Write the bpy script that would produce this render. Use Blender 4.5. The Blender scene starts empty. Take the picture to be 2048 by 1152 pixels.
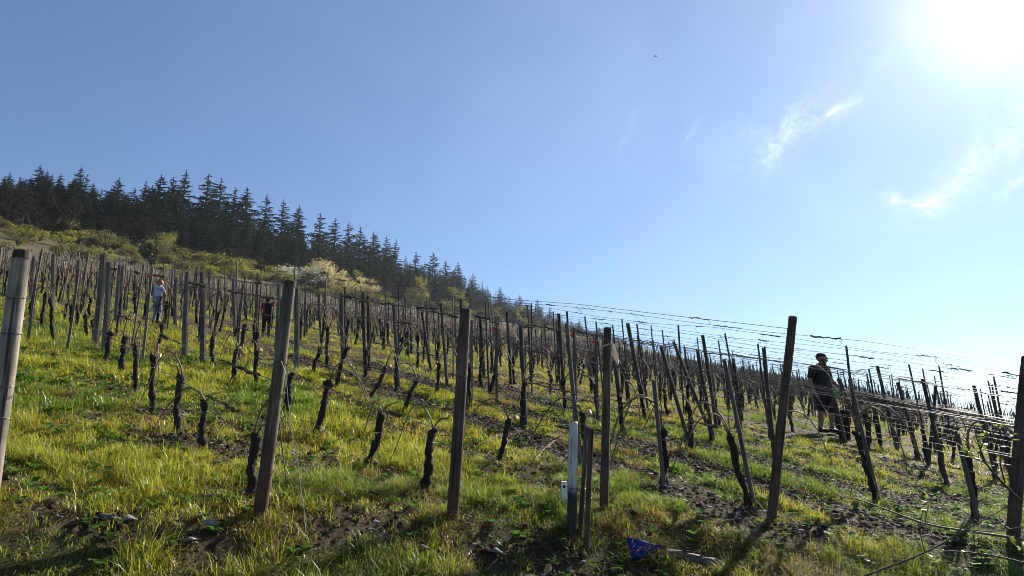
import bpy, math, random
import numpy as np
from mathutils import Vector, Matrix

random.seed(7)
RNG = np.random.default_rng(7)
scene = bpy.context.scene
COL = scene.collection
PI = math.pi

# ------------------------------------------------------------------ camera, sky, sun
F = 1450.0                       # focal length in pixels of the 2048 px wide photograph
PITCH = math.radians(13.0)
CT, ST = math.cos(PITCH), math.sin(PITCH)
EYE = 1.6
cam_d = bpy.data.cameras.new('camera')
cam_d.sensor_width = 36.0
cam_d.lens = 36.0 * F / 2048.0
cam_d.clip_start = 0.05
cam_d.clip_end = 6000.0
cam = bpy.data.objects.new('camera', cam_d)
COL.objects.link(cam)
cam.location = (0, 0, EYE)
cam.rotation_euler = (PI / 2 + PITCH, 0, 0)
scene.camera = cam


def ray(px, py):
    x = (px - 1024) / F
    y = (py - 576) / F
    return np.array([x, CT + y * ST, ST - y * CT])


SUN = ray(2015, -25)
SUN = SUN / np.linalg.norm(SUN)
SUN_EL = math.asin(SUN[2])
SUN_AZ = math.atan2(SUN[0], SUN[1])          # clockwise from +Y

world = bpy.data.worlds.new('World')
scene.world = world
world.use_nodes = True


def build_world():
    nt = world.node_tree
    nt.nodes.clear()
    N = nt.nodes.new
    L = nt.links.new
    out = N('ShaderNodeOutputWorld')
    bg = N('ShaderNodeBackground')
    bg.inputs['Strength'].default_value = 0.053
    sky = N('ShaderNodeTexSky')
    sky.sky_type = 'NISHITA'
    sky.sun_disc = False
    sky.sun_elevation = SUN_EL
    sky.sun_rotation = SUN_AZ
    sky.altitude = 200
    sky.air_density = 1.0
    sky.dust_density = 0.15
    sky.ozone_density = 4.0
    geo = N('ShaderNodeNewGeometry')       # Incoming = direction towards viewer
    neg = N('ShaderNodeVectorMath'); neg.operation = 'SCALE'; neg.inputs['Scale'].default_value = -1.0
    L(geo.outputs['Incoming'], neg.inputs[0])
    D = neg.outputs['Vector']

    def math_(op, a, b=None, clamp=False):
        n = N('ShaderNodeMath'); n.operation = op; n.use_clamp = clamp
        for i, v in enumerate((a, b)):
            if v is None:
                continue
            if isinstance(v, (int, float)):
                n.inputs[i].default_value = v
            else:
                L(v, n.inputs[i])
        return n.outputs[0]

    def dot(v):
        n = N('ShaderNodeVectorMath'); n.operation = 'DOT_PRODUCT'
        L(D, n.inputs[0]); n.inputs[1].default_value = tuple(v)
        return n.outputs['Value']
    # the bright aureole of the hazy air round the sun
    ang = math_('ARCCOSINE', math_('MINIMUM', dot(SUN), 0.999999))
    g1 = math_('EXPONENT', math_('MULTIPLY', math_('POWER', math_('DIVIDE', ang, 0.086), 2.0), -1.0))
    g2 = math_('EXPONENT', math_('MULTIPLY', ang, -1.0 / 0.20))
    g3 = math_('EXPONENT', math_('MULTIPLY', ang, -1.0 / 0.55))
    glow = math_('ADD', math_('ADD', math_('MULTIPLY', g1, 5.5), math_('MULTIPLY', g2, 0.6)), math_('MULTIPLY', g3, 2.0))
    # thin cirrus wisps: (px, py, length, width, tilt, strength) on the sky dome
    wisps = [(1560, 285, 62, 15, -66, .9), (1600, 262, 95, 26, -28, .35), (1678, 220, 50, 6, -25, 1.0), (1655, 232, 40, 5, -38, .5),
             (1500, 270, 110, 30, -18, .30), (1600, 230, 190, 40, -38, .22), (1960, 330, 170, 45, -42, .28), (1850, 420, 120, 30, -10, .25), (1553, 305, 22, 7, 70, .5),
             (1830, 405, 52, 8, 10, .9), (1790, 393, 17, 12, 50, .9), (1868, 402, 26, 14, -25, 1.4), (1915, 362, 85, 14, -47, .55),
             (1985, 310, 95, 26, -38, .35), (2040, 360, 40, 12, -45, .8), (1252, 262, 34, 8, -62, .38), (1240, 290, 30, 5, 88, .2),
             (1385, 262, 24, 4, -62, .45), (1262, 335, 34, 6, 25, .16), (1720, 175, 90, 16, -48, .3), (2030, 250, 120, 60, -40, .3)]
    noise = N('ShaderNodeTexNoise')
    noise.inputs['Scale'].default_value = 14.0
    noise.inputs['Detail'].default_value = 6.0
    noise.inputs['Roughness'].default_value = 0.62
    noise.inputs['Distortion'].default_value = 0.9
    L(D, noise.inputs['Vector'])
    wob = N('ShaderNodeVectorMath'); wob.operation = 'SUBTRACT'
    L(noise.outputs['Color'], wob.inputs[0]); wob.inputs[1].default_value = (.5, .5, .5)
    wsc = N('ShaderNodeVectorMath'); wsc.operation = 'SCALE'; wsc.inputs['Scale'].default_value = 0.035
    L(wob.outputs['Vector'], wsc.inputs[0])
    Dw = N('ShaderNodeVectorMath'); Dw.operation = 'ADD'
    L(D, Dw.inputs[0]); L(wsc.outputs['Vector'], Dw.inputs[1])
    tot = None
    for (px, py, ln, wd, tilt, st) in wisps:
        c = ray(px, py); k = np.linalg.norm(c); c = c / k
        a = math.radians(tilt)
        e1 = ray(px + math.cos(a) * 10, py + math.sin(a) * 10); e1 = e1 / np.linalg.norm(e1) - c; e1 = e1 / np.linalg.norm(e1)
        e2 = np.cross(c, e1)
        s1, s2 = F * k / ln, F * k / wd
        def pd(v):
            n = N('ShaderNodeVectorMath'); n.operation = 'DOT_PRODUCT'
            L(Dw.outputs['Vector'], n.inputs[0]); n.inputs[1].default_value = tuple(v)
            return n.outputs['Value']
        q1 = math_('MULTIPLY', math_('SUBTRACT', pd(e1), float(np.dot(c, e1))), s1)
        q2 = math_('MULTIPLY', math_('SUBTRACT', pd(e2), float(np.dot(c, e2))), s2)
        r2 = math_('ADD', math_('MULTIPLY', q1, q1), math_('MULTIPLY', q2, q2))
        w = math_('MULTIPLY', math_('EXPONENT', math_('MULTIPLY', r2, -1.0)), st)
        w = math_('MULTIPLY', w, math_('GREATER_THAN', dot(c), 0.3))
        tot = w if tot is None else math_('ADD', tot, w)
    tex = math_('MULTIPLY', math_('SUBTRACT', noise.outputs['Fac'], 0.22), 2.1, True)
    n3 = N('ShaderNodeTexNoise'); n3.inputs['Scale'].default_value = 48.0; n3.inputs['Detail'].default_value = 5.0; n3.inputs['Distortion'].default_value = 1.6
    L(Dw.outputs['Vector'], n3.inputs['Vector'])
    fib = math_('ADD', math_('MULTIPLY', math_('SUBTRACT', n3.outputs['Fac'], 0.30), 2.4, True), 0.15)
    wisp = math_('MULTIPLY', math_('MULTIPLY', tot, tex), fib)
    # faint veil over the sky around the sun
    n2 = N('ShaderNodeTexNoise'); n2.inputs['Scale'].default_value = 3.2; n2.inputs['Detail'].default_value = 7.0; n2.inputs['Distortion'].default_value = 1.2
    L(D, n2.inputs['Vector'])
    veil = math_('MULTIPLY', math_('SUBTRACT', n2.outputs['Fac'], 0.40), 0.55, True)
    veil = math_('MULTIPLY', veil, g3)
    cl = math_('ADD', math_('MULTIPLY', wisp, 3.6), math_('MULTIPLY', veil, 4.5))
    tot_l = math_('ADD', glow, cl)
    comb = N('ShaderNodeCombineXYZ')
    for i, k in enumerate((1.0, 0.97, 0.94)):
        L(math_('MULTIPLY', tot_l, k), comb.inputs[i])
    tint = N('ShaderNodeVectorMath'); tint.operation = 'MULTIPLY'
    L(sky.outputs['Color'], tint.inputs[0]); tint.inputs[1].default_value = (0.85, 0.965, 1.06)
    add = N('ShaderNodeVectorMath'); add.operation = 'ADD'
    L(tint.outputs['Vector'], add.inputs[0]); L(comb.outputs['Vector'], add.inputs[1])
    L(add.outputs['Vector'], bg.inputs['Color'])
    L(bg.outputs['Background'], out.inputs['Surface'])


build_world()

sun_d = bpy.data.lights.new('sun', 'SUN')
sun_d.energy = 5.0
sun_d.angle = math.radians(0.55)
sun_d.color = (1.0, 0.93, 0.82)
sun = bpy.data.objects.new('sun', sun_d)
COL.objects.link(sun)
sun.location = (20, 30, 60)
sun.rotation_euler = Vector(SUN).to_track_quat('Z', 'Y').to_euler()

scene.view_settings.view_transform = 'Standard'
scene.view_settings.look = 'None'
scene.view_settings.exposure = 1.12
scene.view_settings.gamma = 1.0
scene.view_settings.use_curve_mapping = False
scene.cycles.max_bounces = 6
scene.cycles.diffuse_bounces = 3
scene.cycles.transparent_max_bounces = 6
scene.cycles.use_denoising = True
scene.cycles.filter_width = 0.9

# ------------------------------------------------------------------ noise and terrain


def _hash(ix, iy, seed):
    h = (ix.astype(np.int64) * 374761393 + iy.astype(np.int64) * 668265263 + seed * 1442695041) & 0xFFFFFFFF
    h = ((h ^ (h >> 13)) * 1274126177) & 0xFFFFFFFF
    h = h ^ (h >> 16)
    return (h & 0xFFFFFF) / float(0xFFFFFF)


def vnoise(x, y, seed=0):
    ix = np.floor(x); iy = np.floor(y)
    fx = x - ix; fy = y - iy
    fx = fx * fx * fx * (fx * (fx * 6 - 15) + 10); fy = fy * fy * fy * (fy * (fy * 6 - 15) + 10)
    a = _hash(ix, iy, seed); b = _hash(ix + 1, iy, seed); c = _hash(ix, iy + 1, seed); d = _hash(ix + 1, iy + 1, seed)
    return (a + (b - a) * fx) * (1 - fy) + (c + (d - c) * fx) * fy


def fbm(x, y, seed=0, oct=4):
    v = 0.0; a = 0.5; tot = 0
    for i in range(oct):
        v = v + a * vnoise(x * 2 ** i + 17.3 * i, y * 2 ** i - 9.1 * i, seed + i)
        tot += a; a *= 0.5
    return v / tot


R2 = math.sqrt(2.0)
SKEW = 0.09
ROW0, ROWW = 0.46, 1.47


def st_of(x, y):
    return (y - x) / R2, (x + y) / R2


def xy_of(s, t):
    return (t - s) / R2, (s + t) / R2


def sstep(a, b, v):
    q = np.clip((v - a) / (b - a), 0, 1)
    return q * q * (3 - 2 * q)


def softplus(v, k):
    return k * np.logaddexp(0, np.asarray(v, float) / k)


def vine_limit(t):
    return 66 + 0.40 * np.maximum(t, -20)


def forest_edge(t):
    return 135 + 0.45 * np.maximum(t, -20)


def front_of_posts(x, y):
    return np.interp(x, [-20, -2.8, -1.7, -.48, .85, 2.4, 4.8, 20], [-6.0, 4.2, 5.05, 5.9, 6.7, 6.9, 7.4, 10.0]) - y


def G(x, y):
    x = np.asarray(x, float); y = np.asarray(y, float)
    s, t = st_of(x, y)
    top = 300 + 0.45 * np.maximum(t, 0)
    sc = np.minimum(s, top); sc = np.maximum(sc, -220.0)
    z = 0.237 * sc + EYE - 1.5 + 0.30 * sstep(3.0, 12.0, t)
    s0 = 84 + 0.43 * np.maximum(t, -20)
    z = z + 0.098 * (softplus(sc - s0, 6.0))
    rel = np.minimum(np.maximum(0.45 * t - s - 2.0, 0), 160)
    z = z - 0.0022 * rel * rel * np.where(rel < 60, 1, 60 / np.maximum(rel, 1) * 1.0)
    z = 118 - softplus(118 - z, 5.0)
    b = front_of_posts(x, y)
    z = z - 0.40 * (1 - np.exp(-softplus(b - 0.12, 0.12) / 0.7))
    r = np.sqrt(x * x + y * y)
    fade = np.exp(-r / 60.0)
    z = z + fade * (0.10 * (fbm(x / 2.6, y / 2.6, 3, 3) - .5) + 0.05 * (fbm(x / .7, y / .7, 5, 2) - .5))
    return z


def g1(x, y):
    return float(G(np.array([x]), np.array([y]))[0])


KS = np.concatenate([np.arange(2, 40, 0.02), np.arange(40, 900, 0.5)])


def hit(px, py):
    r = ray(px, py)
    zz = EYE + KS * r[2] - G(KS * r[0], KS * r[1])
    i = np.argmax(zz < 0)
    if zz[i] >= 0:
        return None
    k0, k1 = KS[i - 1], KS[i]
    k = k0 + (k1 - k0) * zz[i - 1] / (zz[i - 1] - zz[i])
    return Vector((k * r[0], k * r[1], EYE + k * r[2]))


def project(x, y, z):
    z = z - EYE
    d = y * CT + z * ST
    v = y * ST - z * CT
    return 1024 + F * x / d, 576 + F * v / d, d


def at_depth(px, py, y):
    q = ray(px, py); k = y / q[1]
    return Vector((k * q[0], y, EYE + k * q[2]))


def base_top(bpx, tpx):
    """ground point under pixel bpx and the point above it, in the same upright plane, seen at tpx"""
    b = hit(*bpx)
    r = ray(*tpx)
    k = b.y / r[1]
    return b, Vector((k * r[0], b.y, EYE + k * r[2]))


# ------------------------------------------------------------------ materials
def newmat(name):
    m = bpy.data.materials.new(name)
    m.use_nodes = True
    nt = m.node_tree
    nt.nodes.clear()
    return m, nt, nt.nodes.new, nt.links.new


def ramp(N, stops):
    r = N('ShaderNodeValToRGB')
    e = r.color_ramp.elements
    e[0].position, e[0].color = stops[0][0], (*stops[0][1], 1)
    e[1].position, e[1].color = stops[-1][0], (*stops[-1][1], 1)
    for p, c in stops[1:-1]:
        k = e.new(p); k.color = (*c, 1)
    return r


def solid(name, stops, scale=(8, 8, 8), rough=.8, bump=.3, bscale=None, detail=6, rnd=.25, spec=.3, metallic=0, dist=0.0):
    """noise-coloured material with relief; the whole varies a little from object to object"""
    m, nt, N, L = newmat(name)
    out = N('ShaderNodeOutputMaterial'); p = N('ShaderNodeBsdfPrincipled')
    L(p.outputs[0], out.inputs['Surface'])
    tc = N('ShaderNodeTexCoord'); mp = N('ShaderNodeMapping'); mp.inputs['Scale'].default_value = scale
    L(tc.outputs['Object'], mp.inputs['Vector'])
    oi = N('ShaderNodeObjectInfo')
    L(oi.outputs['Random'], mp.inputs['Location'])
    n = N('ShaderNodeTexNoise'); n.inputs['Scale'].default_value = 1; n.inputs['Detail'].default_value = detail
    n.inputs['Roughness'].default_value = .65; n.inputs['Distortion'].default_value = dist
    L(mp.outputs[0], n.inputs['Vector'])
    r = ramp(N, stops); L(n.outputs['Fac'], r.inputs['Fac'])
    hsv = N('ShaderNodeHueSaturation'); L(r.outputs['Color'], hsv.inputs['Color'])
    mr = N('ShaderNodeMapRange'); mr.inputs['To Min'].default_value = 1 - rnd; mr.inputs['To Max'].default_value = 1 + rnd
    L(oi.outputs['Random'], mr.inputs['Value']); L(mr.outputs[0], hsv.inputs['Value'])
    L(hsv.outputs[0], p.inputs['Base Color'])
    p.inputs['Roughness'].default_value = rough
    p.inputs['Specular IOR Level'].default_value = spec
    p.inputs['Metallic'].default_value = metallic
    if bump:
        b = N('ShaderNodeBump'); b.inputs['Strength'].default_value = bump; b.inputs['Distance'].default_value = .01
        L(n.outputs['Fac'], b.inputs['Height']); L(b.outputs[0], p.inputs['Normal'])
    return m


def leafy(name, stops, trans=.5, rnd=.25, attr=None, rough=.5, spec=.25, nscale=3.0):
    """thin leaf: part of the light passes through"""
    m, nt, N, L = newmat(name)
    out = N('ShaderNodeOutputMaterial')
    d = N('ShaderNodeBsdfDiffuse'); t = N('ShaderNodeBsdfTranslucent'); g = N('ShaderNodeBsdfGlossy')
    g.inputs['Roughness'].default_value = rough
    g.inputs['Color'].default_value = (.9, .9, .85, 1)
    mx = N('ShaderNodeMixShader'); mx.inputs[0].default_value = trans
    L(d.outputs[0], mx.inputs[1]); L(t.outputs[0], mx.inputs[2])
    fr = N('ShaderNodeFresnel'); fr.inputs['IOR'].default_value = 1.25
    fm = N('ShaderNodeMath'); fm.operation = 'MULTIPLY'; fm.inputs[1].default_value = spec
    L(fr.outputs[0], fm.inputs[0])
    m2 = N('ShaderNodeMixShader'); L(fm.outputs[0], m2.inputs[0]); L(mx.outputs[0], m2.inputs[1]); L(g.outputs[0], m2.inputs[2])
    L(m2.outputs[0], out.inputs['Surface'])
    if attr:
        a = N('ShaderNodeAttribute'); a.attribute_name = attr
        L(a.outputs['Color'], d.inputs['Color']); L(a.outputs['Color'], t.inputs['Color'])
        return m
    tc = N('ShaderNodeTexCoord'); n = N('ShaderNodeTexNoise'); n.inputs['Scale'].default_value = nscale; n.inputs['Detail'].default_value = 4
    L(tc.outputs['Object'], n.inputs['Vector'])
    r = ramp(N, stops); L(n.outputs['Fac'], r.inputs['Fac'])
    oi = N('ShaderNodeObjectInfo'); hsv = N('ShaderNodeHueSaturation'); L(r.outputs['Color'], hsv.inputs['Color'])
    mr = N('ShaderNodeMapRange'); mr.inputs['To Min'].default_value = 1 - rnd; mr.inputs['To Max'].default_value = 1 + rnd
    L(oi.outputs['Random'], mr.inputs['Value']); L(mr.outputs[0], hsv.inputs['Value'])
    L(hsv.outputs[0], d.inputs['Color']); L(hsv.outputs[0], t.inputs['Color'])
    return m


def ground_mat():
    m, nt, N, L = newmat('vineyard_soil')
    out = N('ShaderNodeOutputMaterial'); p = N('ShaderNodeBsdfPrincipled')
    L(p.outputs[0], out.inputs['Surface'])
    p.inputs['Roughness'].default_value = .95; p.inputs['Specular IOR Level'].default_value = .15
    at = N('ShaderNodeAttribute'); at.attribute_name = 'cover'
    sep = N('ShaderNodeSeparateColor'); L(at.outputs['Color'], sep.inputs[0])
    tc = N('ShaderNodeTexCoord')

    def noise(sc, det=6, ro=.6):
        n = N('ShaderNodeTexNoise'); n.inputs['Scale'].default_value = sc; n.inputs['Detail'].default_value = det; n.inputs['Roughness'].default_value = ro
        L(tc.outputs['Object'], n.inputs['Vector']); return n.outputs['Fac']
    soil = ramp(N, [(.3, (.020, .013, .009)), (.5, (.050, .033, .022)), (.62, (.095, .062, .040)), (.74, (.17, .13, .10))])
    L(noise(14, 9, .7), soil.inputs['Fac'])
    grs = ramp(N, [(.3, (.016, .020, .006)), (.5, (.048, .056, .013)), (.7, (.11, .105, .03))])
    L(noise(3.5, 8, .7), grs.inputs['Fac'])
    scrub = ramp(N, [(.3, (.04, .033, .016)), (.5, (.085, .07, .03)), (.7, (.115, .115, .038))])
    L(noise(.12, 8, .7), scrub.inputs['Fac'])
    mx = N('ShaderNodeMix'); mx.data_type = 'RGBA'
    L(sep.outputs['Red'], mx.inputs['Factor']); L(soil.outputs[0], mx.inputs['A']); L(grs.outputs[0], mx.inputs['B'])
    m2 = N('ShaderNodeMix'); m2.data_type = 'RGBA'
    L(sep.outputs['Green'], m2.inputs['Factor']); L(mx.outputs['Result'], m2.inputs['A']); L(scrub.outputs[0], m2.inputs['B'])
    L(m2.outputs['Result'], p.inputs['Base Color'])
    b = N('ShaderNodeBump'); b.inputs['Strength'].default_value = .8; b.inputs['Distance'].default_value = .03
    L(noise(22, 8, .7), b.inputs['Height']); L(b.outputs[0], p.inputs['Normal'])
    return m


def post_wood(name, dark, mid, light, grain=.28, foot=.0):
    m, nt, N, L = newmat(name)
    out = N('ShaderNodeOutputMaterial'); p = N('ShaderNodeBsdfPrincipled'); L(p.outputs[0], out.inputs['Surface'])
    p.inputs['Roughness'].default_value = .85; p.inputs['Specular IOR Level'].default_value = .25
    tc = N('ShaderNodeTexCoord'); oi = N('ShaderNodeObjectInfo')
    mp = N('ShaderNodeMapping'); mp.inputs['Scale'].default_value = (70, 70, 2.2); L(tc.outputs['Object'], mp.inputs['Vector']); L(oi.outputs['Random'], mp.inputs['Location'])
    n = N('ShaderNodeTexNoise'); n.inputs['Scale'].default_value = 1; n.inputs['Detail'].default_value = 8; n.inputs['Roughness'].default_value = .7; L(mp.outputs[0], n.inputs['Vector'])
    n2 = N('ShaderNodeTexNoise'); n2.inputs['Scale'].default_value = 3.2; n2.inputs['Detail'].default_value = 5; L(tc.outputs['Object'], n2.inputs['Vector'])
    ad = N('ShaderNodeMath'); ad.operation = 'MULTIPLY_ADD'; L(n.outputs['Fac'], ad.inputs[0]); ad.inputs[1].default_value = .6
    sc = N('ShaderNodeMath'); sc.operation = 'MULTIPLY'; L(n2.outputs['Fac'], sc.inputs[0]); sc.inputs[1].default_value = .4
    L(sc.outputs[0], ad.inputs[2])
    r = ramp(N, [(.36, dark), (.5, mid), (.64, light)]); L(ad.outputs[0], r.inputs['Fac'])
    mp3 = N('ShaderNodeMapping'); mp3.inputs['Scale'].default_value = (34, 34, .9); L(tc.outputs['Object'], mp3.inputs['Vector']); L(oi.outputs['Random'], mp3.inputs['Location'])
    n3 = N('ShaderNodeTexNoise'); n3.inputs['Scale'].default_value = 1; n3.inputs['Detail'].default_value = 3; L(mp3.outputs[0], n3.inputs['Vector'])
    ck = N('ShaderNodeMapRange'); ck.inputs['From Min'].default_value = .33; ck.inputs['From Max'].default_value = .40; ck.inputs['To Min'].default_value = .25; L(n3.outputs['Fac'], ck.inputs['Value'])
    cm = N('ShaderNodeMix'); cm.data_type = 'RGBA'; cm.blend_type = 'MULTIPLY'; cm.inputs['Factor'].default_value = 1; L(r.outputs[0], cm.inputs['A']); L(ck.outputs[0], cm.inputs['B'])
    spz = N('ShaderNodeSeparateXYZ'); L(tc.outputs['Object'], spz.inputs[0])
    fz = N('ShaderNodeMath'); fz.operation = 'MULTIPLY_ADD'; L(n2.outputs['Fac'], fz.inputs[0]); fz.inputs[1].default_value = .6; L(spz.outputs['Z'], fz.inputs[2])
    fm = N('ShaderNodeMapRange'); fm.inputs['From Min'].default_value = .36; fm.inputs['From Max'].default_value = .72; fm.inputs['To Min'].default_value = foot; fm.inputs['To Max'].default_value = 0; L(fz.outputs[0], fm.inputs['Value'])
    cf = N('ShaderNodeMix'); cf.data_type = 'RGBA'; L(fm.outputs[0], cf.inputs['Factor']); L(cm.outputs['Result'], cf.inputs['A']); cf.inputs['B'].default_value = (.085, .036, .02, 1)
    hsv = N('ShaderNodeHueSaturation'); L(cf.outputs['Result'], hsv.inputs['Color'])
    mr = N('ShaderNodeMapRange'); mr.inputs['To Min'].default_value = .75; mr.inputs['To Max'].default_value = 1.25
    L(oi.outputs['Random'], mr.inputs['Value']); L(mr.outputs[0], hsv.inputs['Value']); L(hsv.outputs[0], p.inputs['Base Color'])
    b = N('ShaderNodeBump'); b.inputs['Strength'].default_value = grain; b.inputs['Distance'].default_value = .008
    L(n.outputs['Fac'], b.inputs['Height']); L(b.outputs[0], p.inputs['Normal'])
    return m


def limewashed():
    """upper half white paint, lower half black tar, ragged border in the stake's own height"""
    m, nt, N, L = newmat('limewashed_stake')
    out = N('ShaderNodeOutputMaterial'); p = N('ShaderNodeBsdfPrincipled'); L(p.outputs[0], out.inputs['Surface'])
    p.inputs['Roughness'].default_value = .9
    tc = N('ShaderNodeTexCoord'); sp = N('ShaderNodeSeparateXYZ'); L(tc.outputs['Object'], sp.inputs[0])
    mp = N('ShaderNodeMapping'); mp.inputs['Scale'].default_value = (45, 45, 7); L(tc.outputs['Object'], mp.inputs['Vector'])
    n = N('ShaderNodeTexNoise'); n.inputs['Scale'].default_value = 1; n.inputs['Detail'].default_value = 7; n.inputs['Roughness'].default_value = .7; L(mp.outputs[0], n.inputs['Vector'])
    a = N('ShaderNodeMath'); a.operation = 'MULTIPLY_ADD'; L(n.outputs['Fac'], a.inputs[0]); a.inputs[1].default_value = .34; L(sp.outputs['Z'], a.inputs[2])
    mr = N('ShaderNodeMapRange'); mr.inputs['From Min'].default_value = .50; mr.inputs['From Max'].default_value = .60; L(a.outputs[0], mr.inputs['Value'])
    white = ramp(N, [(.3, (.16, .14, .12)), (.45, (.46, .45, .44)), (.7, (.66, .66, .66))]); L(n.outputs['Fac'], white.inputs['Fac'])
    tar = ramp(N, [(.3, (.012, .010, .010)), (.6, (.05, .042, .036)), (.75, (.22, .19, .16))]); L(n.outputs['Fac'], tar.inputs['Fac'])
    mx = N('ShaderNodeMix'); mx.data_type = 'RGBA'; L(mr.outputs[0], mx.inputs['Factor']); L(tar.outputs[0], mx.inputs['A']); L(white.outputs[0], mx.inputs['B'])
    L(mx.outputs['Result'], p.inputs['Base Color'])
    b = N('ShaderNodeBump'); b.inputs['Strength'].default_value = .6; b.inputs['Distance'].default_value = .006; L(n.outputs['Fac'], b.inputs['Height']); L(b.outputs[0], p.inputs['Normal'])
    return m


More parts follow.
